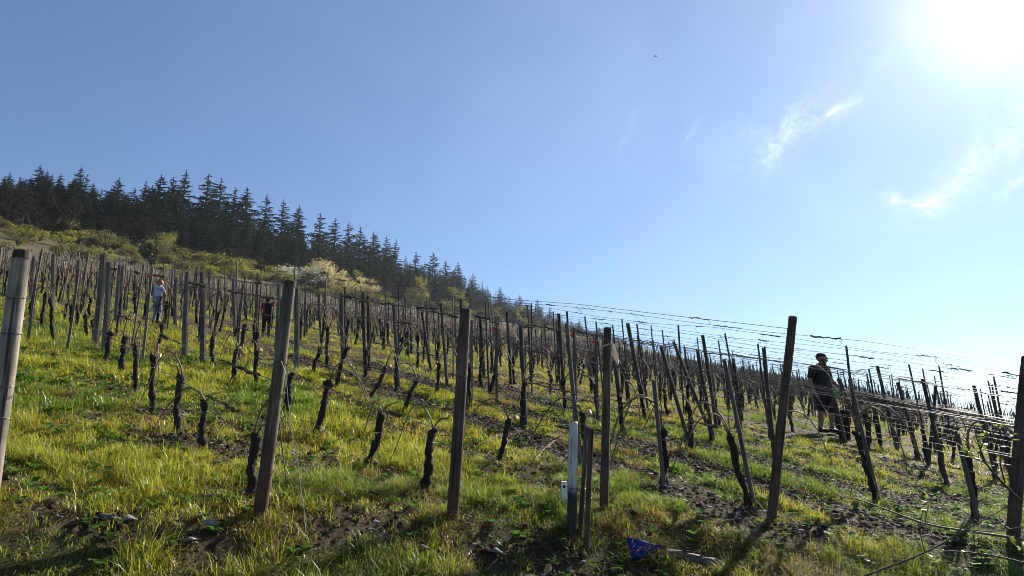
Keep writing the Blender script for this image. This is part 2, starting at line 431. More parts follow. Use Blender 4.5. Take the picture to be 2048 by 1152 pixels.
M = {
    'ground': ground_mat(),
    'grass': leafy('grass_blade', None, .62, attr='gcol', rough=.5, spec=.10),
    'grey_wood': post_wood('weathered_grey_wood', (.026, .019, .015), (.110, .085, .065), (.27, .22, .165), foot=.8),
    'pale_wood': post_wood('pale_grey_wood', (.05, .042, .034), (.20, .172, .14), (.36, .31, .25), foot=.5),
    'brown_wood': post_wood('weathered_brown_wood', (.025, .018, .014), (.080, .057, .042), (.18, .135, .10), foot=.6),
    'red_wood': post_wood('reddish_brown_wood', (.025, .016, .012), (.080, .046, .032), (.16, .10, .07)),
    'end_grain': solid('dark_end_grain', [(.3, (.02, .015, .012)), (.6, (.08, .055, .04)), (.8, (.14, .10, .075))], (60, 60, 60)),
    'stake_grey': post_wood('grey_stake', (.035, .03, .026), (.11, .097, .085), (.23, .205, .18)),
    'stake_dark': post_wood('dark_stake', (.02, .018, .016), (.055, .047, .042), (.12, .10, .09)),  # darker copy of the grey stake wood, its shadow side put into the colour
    'lime': limewashed(),
    'bark': solid('vine_bark', [(.3, (.010, .008, .007)), (.55, (.032, .024, .019)), (.75, (.09, .066, .05))], (40, 40, 9), .9, .9, dist=.6),
    'cane': solid('vine_cane', [(.3, (.09, .058, .034)), (.6, (.19, .13, .08)), (.8, (.28, .21, .14))], (30, 30, 30), .65, .1, spec=.2),
    'cut': solid('fresh_cut_wood', [(.3, (.45, .25, .13)), (.7, (.62, .40, .24))], (50, 50, 50), .7, .1),
    'tie_green': solid('green_tie', [(.3, (.05, .30, .16)), (.7, (.10, .42, .25))], (9, 9, 9), .5, 0),
    'tie_white': solid('white_string', [(.3, (.55, .55, .52)), (.7, (.75, .75, .72))], (40, 40, 40), .8, 0),
    'wire': solid('rusty_galvanised_wire', [(.3, (.05, .045, .042)), (.7, (.16, .15, .145))], (20, 20, 20), .38, 0, spec=.6, metallic=.35),
    'tendril': solid('dead_tendril', [(.3, (.03, .022, .016)), (.7, (.085, .06, .04))], (30, 30, 30), .9, 0),
    'spruce': leafy('spruce_needles', [(.3, (.010, .018, .010)), (.5, (.024, .036, .018)), (.7, (.046, .056, .026))], .18, .3, nscale=1.2, spec=.15),
    'tree_bark': solid('tree_bark', [(.3, (.03, .025, .02)), (.7, (.10, .085, .07))], (6, 6, 2), .9, .3),
    'twig_brown': leafy('bare_twigs', [(.3, (.045, .034, .026)), (.7, (.10, .075, .055))], .1, .3, spec=0.0),
    'bush_yg': leafy('spring_leaf_yellow_green', [(.3, (.17, .18, .03)), (.6, (.31, .30, .05)), (.8, (.42, .37, .09))], .55, .2, nscale=1.5, spec=.06),
    'bush_olive': leafy('spring_leaf_olive', [(.3, (.11, .115, .03)), (.6, (.20, .19, .055)), (.8, (.28, .25, .085))], .5, .2, nscale=1.5, spec=.06),
    'bush_white': leafy('white_blossom', [(.3, (.18, .20, .10)), (.5, (.50, .51, .42)), (.7, (.74, .73, .64))], .5, .12, nscale=1.4, spec=.06),
    'bush_cream': leafy('cream_blossom', [(.3, (.24, .21, .07)), (.5, (.54, .46, .22)), (.75, (.70, .60, .33))], .5, .12, nscale=1.4, spec=.06),
    'bush_dark': leafy('dark_evergreen_leaf', [(.3, (.012, .022, .010)), (.7, (.04, .062, .026))], .2, .2, nscale=1.5, spec=.06),
    'weed': leafy('weed_leaf', [(.3, (.045, .11, .016)), (.7, (.11, .21, .03))], .5, .2, spec=.04),
    'sapling_leaf': leafy('young_green_leaf', [(.3, (.12, .19, .03)), (.7, (.24, .30, .06))], .55, .2),
    'stem': solid('shrub_stem', [(.3, (.035, .025, .02)), (.6, (.09, .07, .055)), (.8, (.19, .16, .13))], (30, 30, 30), .6, .2),
    'stone': solid('slate_chip', [(.3, (.045, .045, .05)), (.55, (.13, .125, .125)), (.75, (.30, .285, .27))], (22, 22, 22), .8, .3, rnd=.4),
    'clod': solid('soil_clod', [(.3, (.018, .012, .008)), (.55, (.055, .036, .024)), (.75, (.12, .085, .06))], (30, 30, 30), .95, .5, spec=.1),
    'slate': solid('grey_slate_slab', [(.3, (.04, .04, .043)), (.6, (.10, .10, .105)), (.8, (.18, .175, .17))], (14, 14, 14), .75, .4),
    'blue': solid('blue_plastic', [(.3, (.006, .017, .11)), (.7, (.010, .026, .17))], (12, 12, 12), .8, .1, spec=.08, rnd=.02),
    'white_plastic': solid('white_plastic', [(.3, (.66, .66, .64)), (.7, (.80, .80, .78))], (30, 30, 30), .45, .05),
    'black_hole': solid('hole_shade_black', [(.3, (.01, .01, .01)), (.7, (.02, .02, .02))], (9, 9, 9), .8, 0),  # black that paints the shade inside the white tube
    'cloth': leafy('pale_cloth', [(.3, (.50, .44, .40)), (.7, (.66, .60, .55))], .4, .05),
    'red_ribbon': leafy('red_ribbon', [(.3, (.55, .05, .03)), (.7, (.72, .09, .05))], .5, .1),
    'orange_ribbon': leafy('orange_ribbon', [(.3, (.6, .16, .05)), (.7, (.75, .26, .10))], .5, .1),
    'skin': solid('skin', [(.3, (.22, .115, .08)), (.7, (.31, .165, .115))], (20, 20, 20), .55, 0, rnd=.03),
    'black_cloth': solid('black_cotton', [(.3, (.008, .008, .009)), (.7, (.018, .017, .019))], (24, 24, 24), .9, .2, rnd=.05),
    'pale_blue_cloth': solid('pale_blue_cotton', [(.3, (.32, .36, .52)), (.7, (.46, .50, .66))], (24, 24, 24), .9, .2, rnd=.03),
    'denim': solid('blue_denim', [(.3, (.07, .11, .20)), (.7, (.17, .23, .36))], (24, 24, 24), .9, .2, rnd=.03),
    'red_cloth': solid('dark_red_cotton', [(.3, (.20, .018, .035)), (.7, (.34, .035, .06))], (24, 24, 24), .9, .2, rnd=.03),
    'hair_dark': solid('dark_hair', [(.3, (.012, .009, .007)), (.7, (.035, .024, .018))], (90, 90, 12), .6, .3, rnd=.03),
    'hair_red': solid('auburn_hair', [(.3, (.20, .07, .03)), (.7, (.36, .14, .06))], (90, 90, 12), .5, .3, rnd=.03),
    'green_cloth': solid('green_glove', [(.3, (.02, .20, .05)), (.7, (.04, .34, .09))], (24, 24, 24), .8, .2, rnd=.03),
    'tub': solid('black_tub', [(.3, (.012, .012, .014)), (.7, (.024, .024, .028))], (12, 12, 12), .5, .05, rnd=.03),
    'insect': solid('insect_body', [(.3, (.01, .01, .012)), (.7, (.03, .03, .03))], (90, 90, 90), .5, 0),
    'glass_dark': solid('dark_lens', [(.3, (.006, .006, .007)), (.7, (.01, .01, .012))], (9, 9, 9), .15, 0),
}

# ------------------------------------------------------------------ mesh helpers


class MB:
    def __init__(s):
        s.v = []; s.f = []; s.m = []

    def add(s, verts, faces, mi=0):
        o = len(s.v)
        s.v += [tuple(p) for p in verts]
        s.f += [tuple(i + o for i in f) for f in faces]
        s.m += [mi] * len(faces)

    def tube(s, pts, rad, n=6, jit=0.0, cap=True, mi=0, rnd=random):
        pts = [Vector(p) for p in pts]
        if not hasattr(rad, '__len__'):
            rad = [rad] * len(pts)
        vs = []; fs = []
        up = Vector((0.31, 0.22, .92)).normalized()
        for i, p in enumerate(pts):
            d = (pts[min(i + 1, len(pts) - 1)] - pts[max(i - 1, 0)])
            d = d.normalized() if d.length > 1e-9 else Vector((0, 0, 1))
            a = d.cross(Vector((1, .13, .05)) if abs(d.z) > .8 else up).normalized()
            b = d.cross(a)
            for k in range(n):
                an = 2 * PI * k / n
                r = rad[i] * (1 + jit * (rnd.random() - .5) * 2)
                vs.append(p + a * (math.cos(an) * r) + b * (math.sin(an) * r))
        for i in range(len(pts) - 1):
            for k in range(n):
                k2 = (k + 1) % n
                fs.append((i * n + k, i * n + k2, (i + 1) * n + k2, (i + 1) * n + k))
        if cap:
            fs.append(tuple(range(n))[::-1]); fs.append(tuple((len(pts) - 1) * n + k for k in range(n)))
        s.add(vs, fs, mi)

    def box(s, c, size, rot=None, mi=0):
        hx, hy, hz = [q / 2 for q in size]
        vs = [Vector((x, y, z)) for x in (-hx, hx) for y in (-hy, hy) for z in (-hz, hz)]
        if rot is not None:
            vs = [rot @ v for v in vs]
        c = Vector(c)
        s.add([v + c for v in vs], [(0, 1, 3, 2), (4, 6, 7, 5), (0, 4, 5, 1), (2, 3, 7, 6), (0, 2, 6, 4), (1, 5, 7, 3)], mi)

    def mesh(s, name, mats, smooth=False):
        me = bpy.data.meshes.new(name)
        me.from_pydata([tuple(p) for p in s.v], [], s.f)
        for m in (mats if isinstance(mats, (list, tuple)) else [mats]):
            me.materials.append(m)
        if any(s.m):
            me.polygons.foreach_set('material_index', s.m)
        if smooth:
            me.polygons.foreach_set('use_smooth', [True] * len(me.polygons))
        me.update()
        return me


def ob(name, me, parent=None, loc=None, rot=None, scale=None, **props):
    o = bpy.data.objects.new(name, me)
    COL.objects.link(o)
    if parent is not None:
        o.parent = parent
    if loc is not None:
        o.location = loc
    if rot is not None:
        o.rotation_euler = rot
    if scale is not None:
        o.scale = scale if hasattr(scale, '__len__') else (scale,) * 3
    for k, v in props.items():
        if v:
            o[k] = v
    return o


def thing(name, label, cat, loc=(0, 0, 0), rot=None, scale=None, group=None):
    return ob(name, None, None, loc, rot, scale, label=label, category=cat, group=group)


def tri_mesh(name, V, T, mat, col=None):
    """big triangle mesh straight from arrays"""
    V = np.ascontiguousarray(V, np.float32); T = np.ascontiguousarray(T, np.int32)
    me = bpy.data.meshes.new(name)
    me.vertices.add(len(V)); me.vertices.foreach_set('co', V.ravel())
    me.loops.add(T.size); me.loops.foreach_set('vertex_index', T.ravel())
    me.polygons.add(len(T))
    me.polygons.foreach_set('loop_start', np.arange(0, T.size, 3, dtype=np.int32))
    me.polygons.foreach_set('loop_total', np.full(len(T), 3, np.int32))
    me.materials.append(mat)
    if col is not None:
        a = me.attributes.new('gcol', 'FLOAT_COLOR', 'POINT')
        a.data.foreach_set('color', np.c_[col, np.ones(len(col))].astype(np.float32).ravel())
    me.update(calc_edges=True)
    return me


# ------------------------------------------------------------------ ground cover fields
PATCH = []
for (px, py, rx, ry, st) in [(130, 1032, .30, .12, .9), (230, 1047, .34, .14, 1), (330, 1060, .34, .15, 1), (420, 1075, .30, .13, .9), (560, 1065, .25, .12, .7),
                             (640, 1050, .3, .2, .9), (740, 1040, .35, .2, .9), (800, 1060, .3, .18, .7), (1060, 1105, .5, .2, .8), (950, 1095, .3, .15, .6),
                             (1180, 1110, .4, .18, .9), (820, 950, .25, .2, .6), (300, 880, .3, .2, .6), (460, 850, .3, .2, .7), (1370, 1090, .3, .16, .5),
                             (1640, 1060, .45, .25, .8), (1800, 1060, .6, .25, .8)]:
    h = hit(px, py)
    if h is not None:
        PATCH.append((h.x, h.y, rx, ry, st))


def cover(x, y):
    """(grass 0..1, straw 0..1): where the sward is thick, and how dry it is"""
    s, t = st_of(x, y)
    tr = t - SKEW * s
    d = np.abs(np.mod(tr - ROW0 + ROWW / 2, ROWW) - ROWW / 2)
    right = sstep(3.6, 6.5, tr)
    w = .13 + .17 * right + .14 * (fbm(x / .9, y / .9, 31, 3) - .5)
    strip = 1 - sstep(w, w + .22, d)
    strip = strip * (.42 + .58 * right) * sstep(-.5, .2, -front_of_posts(x, y))
    bare = fbm(x / 1.1, y / 1.1, 41, 4)
    g = 1 - strip * sstep(.34, .60, bare + .14 * right)
    g = g * (1 - .7 * sstep(.62, .74, fbm(x / 1.7, y / 1.7, 53, 4)))
    for (cx, cy, rx, ry, st) in PATCH:
        q = ((x - cx) / rx) ** 2 + ((y - cy) / ry) ** 2 + 1.2 * (fbm(x / .25, y / .25, 61, 3) - .5)
        g = g * (1 - st * np.exp(-np.maximum(q, 0) ** 1.5))
    straw = np.clip(.22 + .75 * sstep(.50, .66, fbm(x / 1.3, y / 1.3, 71, 4)) * (.5 + .5 * right) + .45 * strip, 0, 1)
    return np.clip(g, 0, 1), straw


# ------------------------------------------------------------------ terrain sheet
def build_ground(rmax=1000):
    rs = [0.4]
    while rs[-1] < rmax:
        r = rs[-1]
        rs.append(r + (0.35 if r < 2.6 else 0.055 if r < 10 else r * .0062 if r < 40 else r * .03))
    rs = np.array(rs)
    a = np.concatenate([np.linspace(-180, -50, 40)[:-1], np.linspace(-50, 50, 420), np.linspace(50, 180, 40)[1:-1]])
    a = np.radians(a)
    A, Rr = np.meshgrid(a, rs)
    X = Rr * np.sin(A); Y = Rr * np.cos(A)
    x = X.ravel(); y = Y.ravel()
    g, straw = cover(x, y)
    z = G(x, y)
    near = np.exp(-Rr.ravel() / 18.0)
    z = z + near * (1 - .85 * g) * (.12 * (fbm(x / .16, y / .16, 81, 3) - .66) + .05 * (vnoise(x / .045, y / .045, 91) - .7)) - .012
    na, nr = len(a), len(rs)
    idx = np.arange(na * nr).reshape(nr, na)
    i2 = np.roll(idx, -1, axis=1)
    q = np.stack([idx[:-1], idx[1:], i2[1:], i2[:-1]], -1).reshape(-1, 4)
    V = np.c_[x, y, z]
    c0 = len(V)
    V = np.vstack([V, [[0, 0, g1(0, 0)]]])
    T = np.vstack([q[:, [0, 2, 1]], q[:, [0, 3, 2]], np.stack([np.full(na, c0), i2[0], idx[0]], -1)])
    me = tri_mesh('ground', V, T, M['ground'])
    s, t = st_of(V[:, 0], V[:, 1])
    gg, ss = cover(V[:, 0], V[:, 1])
    scr = sstep(-4, 6, s - vine_limit(t))
    at = me.attributes.new('cover', 'FLOAT_COLOR', 'POINT')
    near = np.hypot(V[:, 0], V[:, 1])
    at.data.foreach_set('color', np.c_[gg * (1 - .5 * ss), scr, ss, np.ones(len(V))].astype(np.float32).ravel())
    me.polygons.foreach_set('use_smooth', [True] * len(me.polygons))
    ob('ground', me, kind='structure')


build_ground()

# ------------------------------------------------------------------ rows and posts
POSTS = [  # base px, top px, width px, wood
    ('P1', (-24, 1025), (40, 503), 36, 'pale_wood'),
    ('P2', (515, 1032), (581, 565), 26, 'grey_wood'),
    ('P3', (901, 1035), (931, 620), 23, 'brown_wood'),
    ('P4', (1208, 1022), (1212, 657), 17, 'brown_wood'),
    ('P5', (1546, 1042), (1584, 634), 18, 'red_wood'),
    ('P6', (2028, 1082), (2060, 715), 24, 'brown_wood'),
]
POST_LABEL = {
    'P1': 'thick pale grey post cut off by the left picture edge',
    'P2': 'stout grey post leaning right with white string hanging from it',
    'P3': 'dark brown post with a black stake top standing behind it',
    'P4': 'straight post with a pale cloth tied near its top',
    'P5': 'tall reddish brown post rising against the sky left of the man',
    'P6': 'brown post at the right picture edge beside the leafy sapling',
}
ROWNAME = ['grey post at the left edge', 'leaning post with white string', 'dark brown post', 'post with the pale cloth', 'tall reddish post', 'post at the right edge']


def make_post(base, top, wpx, wood, label, seed, group, tie_n=3, name='vineyard_post', cap=True):
    rnd = random.Random(seed)
    b, tp = base_top(base, top) if not isinstance(base, Vector) else (base, top)
    axis = tp - b
    L_ = axis.length
    r = wpx / F * project(*b)[2] / 2
    t = thing(name, label, 'post', b, axis.to_track_quat('Z', 'Y').to_euler(), None, group)
    mb = MB()
    n = 14; k = 16
    vs = []; fs = []
    zs = [-.25] + [L_ * i / (k - 1) for i in range(k)]
    ph = rnd.random() * 6
    for i, z in enumerate(zs):
        q = max(z, 0) / L_
        rr = r * (1.06 - .10 * q)
        ox = .35 * r * math.sin(2.2 * q + ph); oy = .35 * r * math.cos(1.7 * q + ph)
        for j in range(n):
            an = 2 * PI * j / n
            w = 1 + .045 * math.sin(3 * an + ph) + .035 * math.sin(5 * an + 2 * q + ph) + .06 * (rnd.random() - .5)
            zz = z + (0.010 * (rnd.random() - .5) if i == len(zs) - 1 else 0)
            sh = .93 if i == len(zs) - 1 else 1
            vs.append((ox + math.cos(an) * rr * w * sh, oy + math.sin(an) * rr * w * sh, zz))
    for i in range(len(zs) - 1):
        for j in range(n):
            j2 = (j + 1) % n
            fs.append((i * n + j, i * n + j2, (i + 1) * n + j2, (i + 1) * n + j))
    mb.add(vs, fs)
    # sawn top, a little raised in the middle
    mb.add(vs[-n:] + [(ox, oy, L_ + .012)], [(j, (j + 1) % n, n) for j in range(n)], 1)
    ob('shaft', mb.mesh('shaft', [M[wood], M['end_grain']], True), t)
    if cap:
        # weathered dark band at the top
        cb = MB(); h0 = L_ - rnd.uniform(.035, .05)
        vs2 = []
        for z, q in ((h0, 1.02), (L_ + .004, .985)):
            for j in range(n):
                an = 2 * PI * j / n
                vs2.append((ox + math.cos(an) * r * q * .975, oy + math.sin(an) * r * q * .975, z + (.012 * (rnd.random() - .5) if z == h0 else 0)))
        cb.add(vs2, [(j, (j + 1) % n, n + (j + 1) % n, n + j) for j in range(n)])
        cb.add(vs2[n:] + [(ox, oy, L_ + .018)], [(j, (j + 1) % n, n) for j in range(n)])
        ob('weathered_top', cb.mesh('weathered_top', M['end_grain']), t)
    for i in range(tie_n):
        z = L_ * (.96 - .13 - .16 * i - .05 * rnd.random())
        q = z / L_
        oxx = .35 * r * math.sin(2.2 * q + ph); oyy = .35 * r * math.cos(1.7 * q + ph)
        w = MB(); pts = []
        tl = rnd.uniform(-.25, .25)
        for j in range(15):
            an = 2 * PI * j / 14
            pts.append((oxx + math.cos(an) * r * 1.09, oyy + math.sin(an) * r * 1.09, z + tl * r * math.cos(an)))
        w.tube(pts, .0026, 4, cap=False)
        e = pts[0]
        w.tube([(oxx + r * 1.05, oyy - r * .3, z), (oxx + r * 1.45, oyy - r * .8, z + .004), (oxx + r * 1.6, oyy - r * .9, z + .02), (oxx + r * 1.5, oyy - r * .6, z + .012)], .0035, 4)
        ob('wire_tie', w.mesh('wire_tie', M['wire']), t)
    return t, b, tp, r


post_info = {}
for i, (nm, base, top, w, wood) in enumerate(POSTS):
    t, b, tp, r = make_post(base, top, w, wood, POST_LABEL[nm], 10 + i, 'end posts of the vine rows', 4 if nm == 'P1' else 3)
    post_info[nm] = (t, b, tp, r)

ROWS = []      # (row coordinate, s of its end post)
for nm in ('P1', 'P2', 'P3', 'P4', 'P5', 'P6'):
    b = post_info[nm][1]
    s, t = st_of(b.x, b.y)
    ROWS.append((t - SKEW * s, s))
while len(ROWS) < 230:
    ROWS.append((ROWS[-1][0] + ROWW, max(ROWS[-1][1] - .62 * ROWW * (1 if len(ROWS) < 30 else 0), -30)))


def row_of(x, y):
    s, t = st_of(x, y)
    tr = t - SKEW * s
    return int(np.argmin([abs(tr - q[0]) for q in ROWS])), s


ORD = ['first', 'second', 'third', 'fourth', 'fifth', 'sixth', 'seventh', 'eighth', 'ninth', 'tenth', 'eleventh', 'twelfth', 'thirteenth', 'fourteenth',
       'fifteenth', 'sixteenth', 'seventeenth', 'eighteenth', 'nineteenth', 'twentieth']

# ------------------------------------------------------------------ vines: explicit ones near by, rows beyond
NEAR_VINES = [  # base px, top px
    ((505, 985), (514, 866)), ((405, 908), (411, 801)), ((356, 866), (362, 748)), ((306, 818), (308, 710)), ((270, 780), (272, 691)), ((246, 748), (250, 672)),
    ((211, 728), (222, 662)), ((188, 680), (184, 640)), ((173, 675), (171, 628)), ((154, 652), (154, 612)), ((144, 649), (143, 610)), ((132, 642), (133, 608)),
    ((851, 982), (865, 857)), ((736, 930), (766, 824)), ((633, 873), (659, 758)), ((571, 832), (583, 745)), ((513, 772), (514, 701)), ((466, 770), (473, 697)),
    ((427, 729), (425, 678)), ((1001, 921), (1020, 836)), ((807, 826), (836, 757)), ((741, 794), (773, 733)), ((672, 780), (694, 694)), ((624, 748), (641, 700)),
    ((731, 755), (733, 698)), ((794, 778), (794, 710)), ((1046, 856), (1048, 766)), ((870, 792), (879, 726)), ((941, 818), (939, 727)), ((963, 772), (963, 712)),
    ((1027, 768), (1026, 712)), ((1101, 786), (1099, 742)), ((1129, 824), (1128, 760)), ((1165, 934), (1166, 824)), ((1193, 824), (1190, 765)), ((1247, 870), (1239, 790)),
    ((1290, 846), (1279, 768)), ((1336, 834), (1328, 776)), ((1386, 904), (1378, 815)), ((1329, 970), (1325, 856)), ((1423, 884), (1412, 800)), ((1439, 854), (1428, 796)),
    ((1497, 1010), (1457, 867)), ((1556, 1000), (1552, 872)), ((1752, 1010), (1713, 864)), ((1951, 1034), (1935, 900)), ((1892, 974), (1876, 890)), ((1835, 918), (1822, 850)),
    ((1856, 928), (1845, 858)), ((1991, 960), (1982, 884)), ((1795, 897), (1780, 838)), ((1676, 868), (1668, 812)), ((1478, 838), (1474, 792)), ((1585, 862), (1572, 800)),
]
NEAR_STAKES = [  # base px, top px, width px, colour
    ((190, 684), (206, 510), 14, 'stake_grey'), ((207, 700), (219, 525), 12, 'stake_grey'), ((104, 622), (109, 508), 9, 'stake_grey'), ((62, 600), (70, 514), 8, 'stake_grey'),
    ((371, 712), (375, 544), 12, 'stake_grey'), ((405, 726), (403, 545), 11, 'stake_grey'), ((229, 645), (240, 530), 8, 'stake_grey'), ((240, 650), (247, 533), 7, 'stake_grey'),
    ((350, 650), (354, 555), 7, 'stake_grey'), ((471, 668), (467, 556), 7, 'stake_grey'), ((552, 700), (557, 568), 7, 'stake_grey'), ((591, 744), (594, 578), 10, 'stake_grey'),
    ((153, 604), (158, 520), 7, 'stake_grey'), ((686, 722), (685, 588), 8, 'stake_grey'), ((732, 752), (727, 582), 7, 'stake_dark'), ((738, 745), (735, 592), 6, 'stake_dark'),
    ((796, 778), (787, 606), 7, 'stake_grey'), ((893, 770), (883, 606), 6, 'stake_dark'), ((862, 742), (845, 624), 5, 'stake_dark'), ((935, 822), (922, 596), 7, 'stake_dark'),
    ((1022, 768), (1013, 625), 6, 'stake_dark'), ((967, 755), (960, 629), 6, 'stake_dark'), ((1050, 856), (1043, 650), 8, 'stake_dark'), ((1131, 824), (1119, 628), 7, 'stake_dark'),
    ((1163, 935), (1134, 645), 9, 'stake_grey'), ((1293, 846), (1254, 647), 8, 'stake_dark'), ((1246, 868), (1225, 690), 9, 'stake_dark'), ((1326, 972), (1309, 760), 9, 'stake_grey'),
    ((1383, 902), (1324, 694), 8, 'stake_dark'), ((1418, 856), (1347, 682), 7, 'stake_dark'), ((1434, 856), (1404, 671), 7, 'stake_dark'), ((1507, 1010), (1448, 720), 9, 'stake_grey'),
    ((1427, 886), (1396, 700), 7, 'stake_dark'), ((1484, 840), (1468, 717), 6, 'stake_dark'), ((1560, 1002), (1528, 694), 9, 'stake_dark'), ((1795, 900), (1753, 733), 7, 'stake_dark'),
    ((1838, 920), (1795, 765), 7, 'stake_dark'), ((1894, 978), (1846, 757), 8, 'stake_dark'), ((1736, 896), (1679, 757), 8, 'stake_grey'), ((1760, 1008), (1700, 756), 9, 'stake_grey'),
    ((1995, 964), (1946, 772), 8, 'stake_dark'), ((1690, 884), (1645, 716), 8, 'stake_dark'), ((1953, 1038), (1915, 866), 11, 'stake_grey'), ((1858, 930), (1870, 770), 7, 'stake_dark'),
]

vines = []      # dict(b, top, row, s)
for bp, tp in NEAR_VINES:
    b, t = base_top(bp, tp)
    r, s = row_of(b.x, b.y)
    vines.append(dict(b=b, top=t, row=r, s=s, near=True))
stakes = []
for bp, tp, w, c in NEAR_STAKES:
    b, t = base_top(bp, tp)
    r, s = row_of(b.x, b.y)
    stakes.append(dict(b=b, top=t, row=r, s=s, w=w / F * project(*b)[2], c=c, near=True))
NV = np.array([(v['b'].x, v['b'].y) for v in vines])
NS = np.array([(v['b'].x, v['b'].y) for v in stakes])

rr = random.Random(5)
cand = []
for ri, (rc, send) in enumerate(ROWS):
    k = np.arange(0, 420)
    s = send + .75 + 1.28 * k
    s = s + RNG.uniform(-.2, .2, len(s))
    t = rc + SKEW * s + RNG.uniform(-.10, .10, len(s))
    ok = s < vine_limit(t)
    s, t = s[ok], t[ok]
    x, y = xy_of(s, t)
    z = G(x, y)
    d = (y * CT + (z - EYE) * ST)
    px = 1024 + F * x / np.maximum(d, .1)
    keep = (d > 12.5) & (px > -70) & (px < 2150) & (t < 230)
    for q in np.nonzero(keep)[0]:
        cand.append((float(d[q]), ri, float(s[q]), float(x[q]), float(y[q]), float(z[q])))
cand.sort()
far_v, far_s = [], []
for (d, ri, s, x, y, z) in cand:
    b = Vector((x, y, z))
    lean_x = rr.gauss(-.065, .024) if ri > 3 else rr.gauss(.0, .05)
    hs = rr.uniform(1.65, 2.05) if ri > 3 else rr.uniform(1.45, 1.80)
    if d > 20:
        hs *= .88
    st = None
    prob = .93 if ri > 3 else .62
    if d < 21 and 1560 < project(x, y, z)[0] < 1700:
        continue
    if rr.random() < prob and np.min((NS[:, 0] - x) ** 2 + (NS[:, 1] - y) ** 2) > (.5 if d < 20 else .12):
        dark = ri > 5 or (ri > 2 and rr.random() < .5)
        st = dict(b=b + Vector((rr.uniform(-.08, .08), rr.uniform(-.08, .08), 0)), row=ri, s=s, w=rr.uniform(.030, .044) * (1.35 if (ri < 4 and rr.random() < .18) else 1),
                  c='stake_dark' if dark else 'stake_grey', near=False)
        st['top'] = st['b'] + Vector((lean_x * hs, rr.gauss(0, .04) * hs, hs))
    vi = None
    if np.min((NV[:, 0] - x) ** 2 + (NV[:, 1] - y) ** 2) > .55:
        hv = rr.uniform(.55, .85)
        vi = dict(b=b + Vector((rr.uniform(-.06, .06), rr.uniform(-.06, .06), 0)), row=ri, s=s, near=False)
        vi['top'] = b + Vector((rr.gauss(.02, .07), rr.gauss(.0, .07), hv))
    if vi:
        (vines.append(vi) if len(vines) < 300 else far_v.append(vi))
    if st:
        (stakes.append(st) if len(stakes) < 300 else far_s.append(st))

# prototypes --------------------------------------------------------
def trunk_mesh(seed):
    """unit-height gnarled stock, base at the origin, head at z = 1 (scaled by the vine's height)"""
    rnd = random.Random(seed)
    mb = MB()
    n = 19
    bx, by = rnd.uniform(-.05, .05), rnd.uniform(-.05, .05)
    ph = rnd.random() * 6
    pts, rad = [], []
    for i in range(n):
        q = i / (n - 1)
        w = math.sin(PI * q)
        pts.append((bx * w + .022 * math.sin(9 * q + ph) * w, by * w + .022 * math.cos(8 * q + ph) * w, -.12 + 1.06 * q))
        r = .074 - .014 * q + .016 * rnd.uniform(-1, 1)
        if q < .15:
            r += .02
        if q > .8:
            r += .030 * (q - .8) / .2
        rad.append(r)
    mb.tube(pts, rad, 10, .30, rnd=rnd)
    hd = Vector(pts[-1])
    for k in range(rnd.choice((2, 3, 3, 4))):     # knuckles and old spur stubs on the head
        a = rnd.random() * 2 * PI
        d = Vector((math.cos(a), math.sin(a), rnd.uniform(.1, 1.1))).normalized()
        ln = rnd.uniform(.06, .15)
        mb.tube([hd - d * .05, hd + d * ln * .5, hd + d * ln], [.055, rnd.uniform(.038, .05), rnd.uniform(.02, .034)], 7, .25, rnd=rnd)
    for k in range(rnd.choice((1, 2, 3))):          # burrs and peeling bark strips
        q = rnd.uniform(.15, .85); p = Vector(pts[int(q * (n - 1))])
        a = rnd.random() * 2 * PI; d = Vector((math.cos(a), math.sin(a), rnd.uniform(-.3, .5)))
        mb.tube([p, p + d * .05, p + d * .085], [.04, .034, .012], 6, .3, rnd=rnd)
    for k in range(14):
        q = rnd.uniform(.1, .95); p = Vector(pts[int(q * (n - 1))]); a = rnd.random() * 2 * PI
        d = Vector((math.cos(a), math.sin(a), 0)); r0 = .07
        mb.tube([p + d * .05, p + d * r0 + Vector((0, 0, -.05)), p + d * (r0 + .02) + Vector((0, 0, -.13))], [.012, .009, .003], 3, .2, rnd=rnd)
    return mb.mesh('trunk', M['bark'], True)


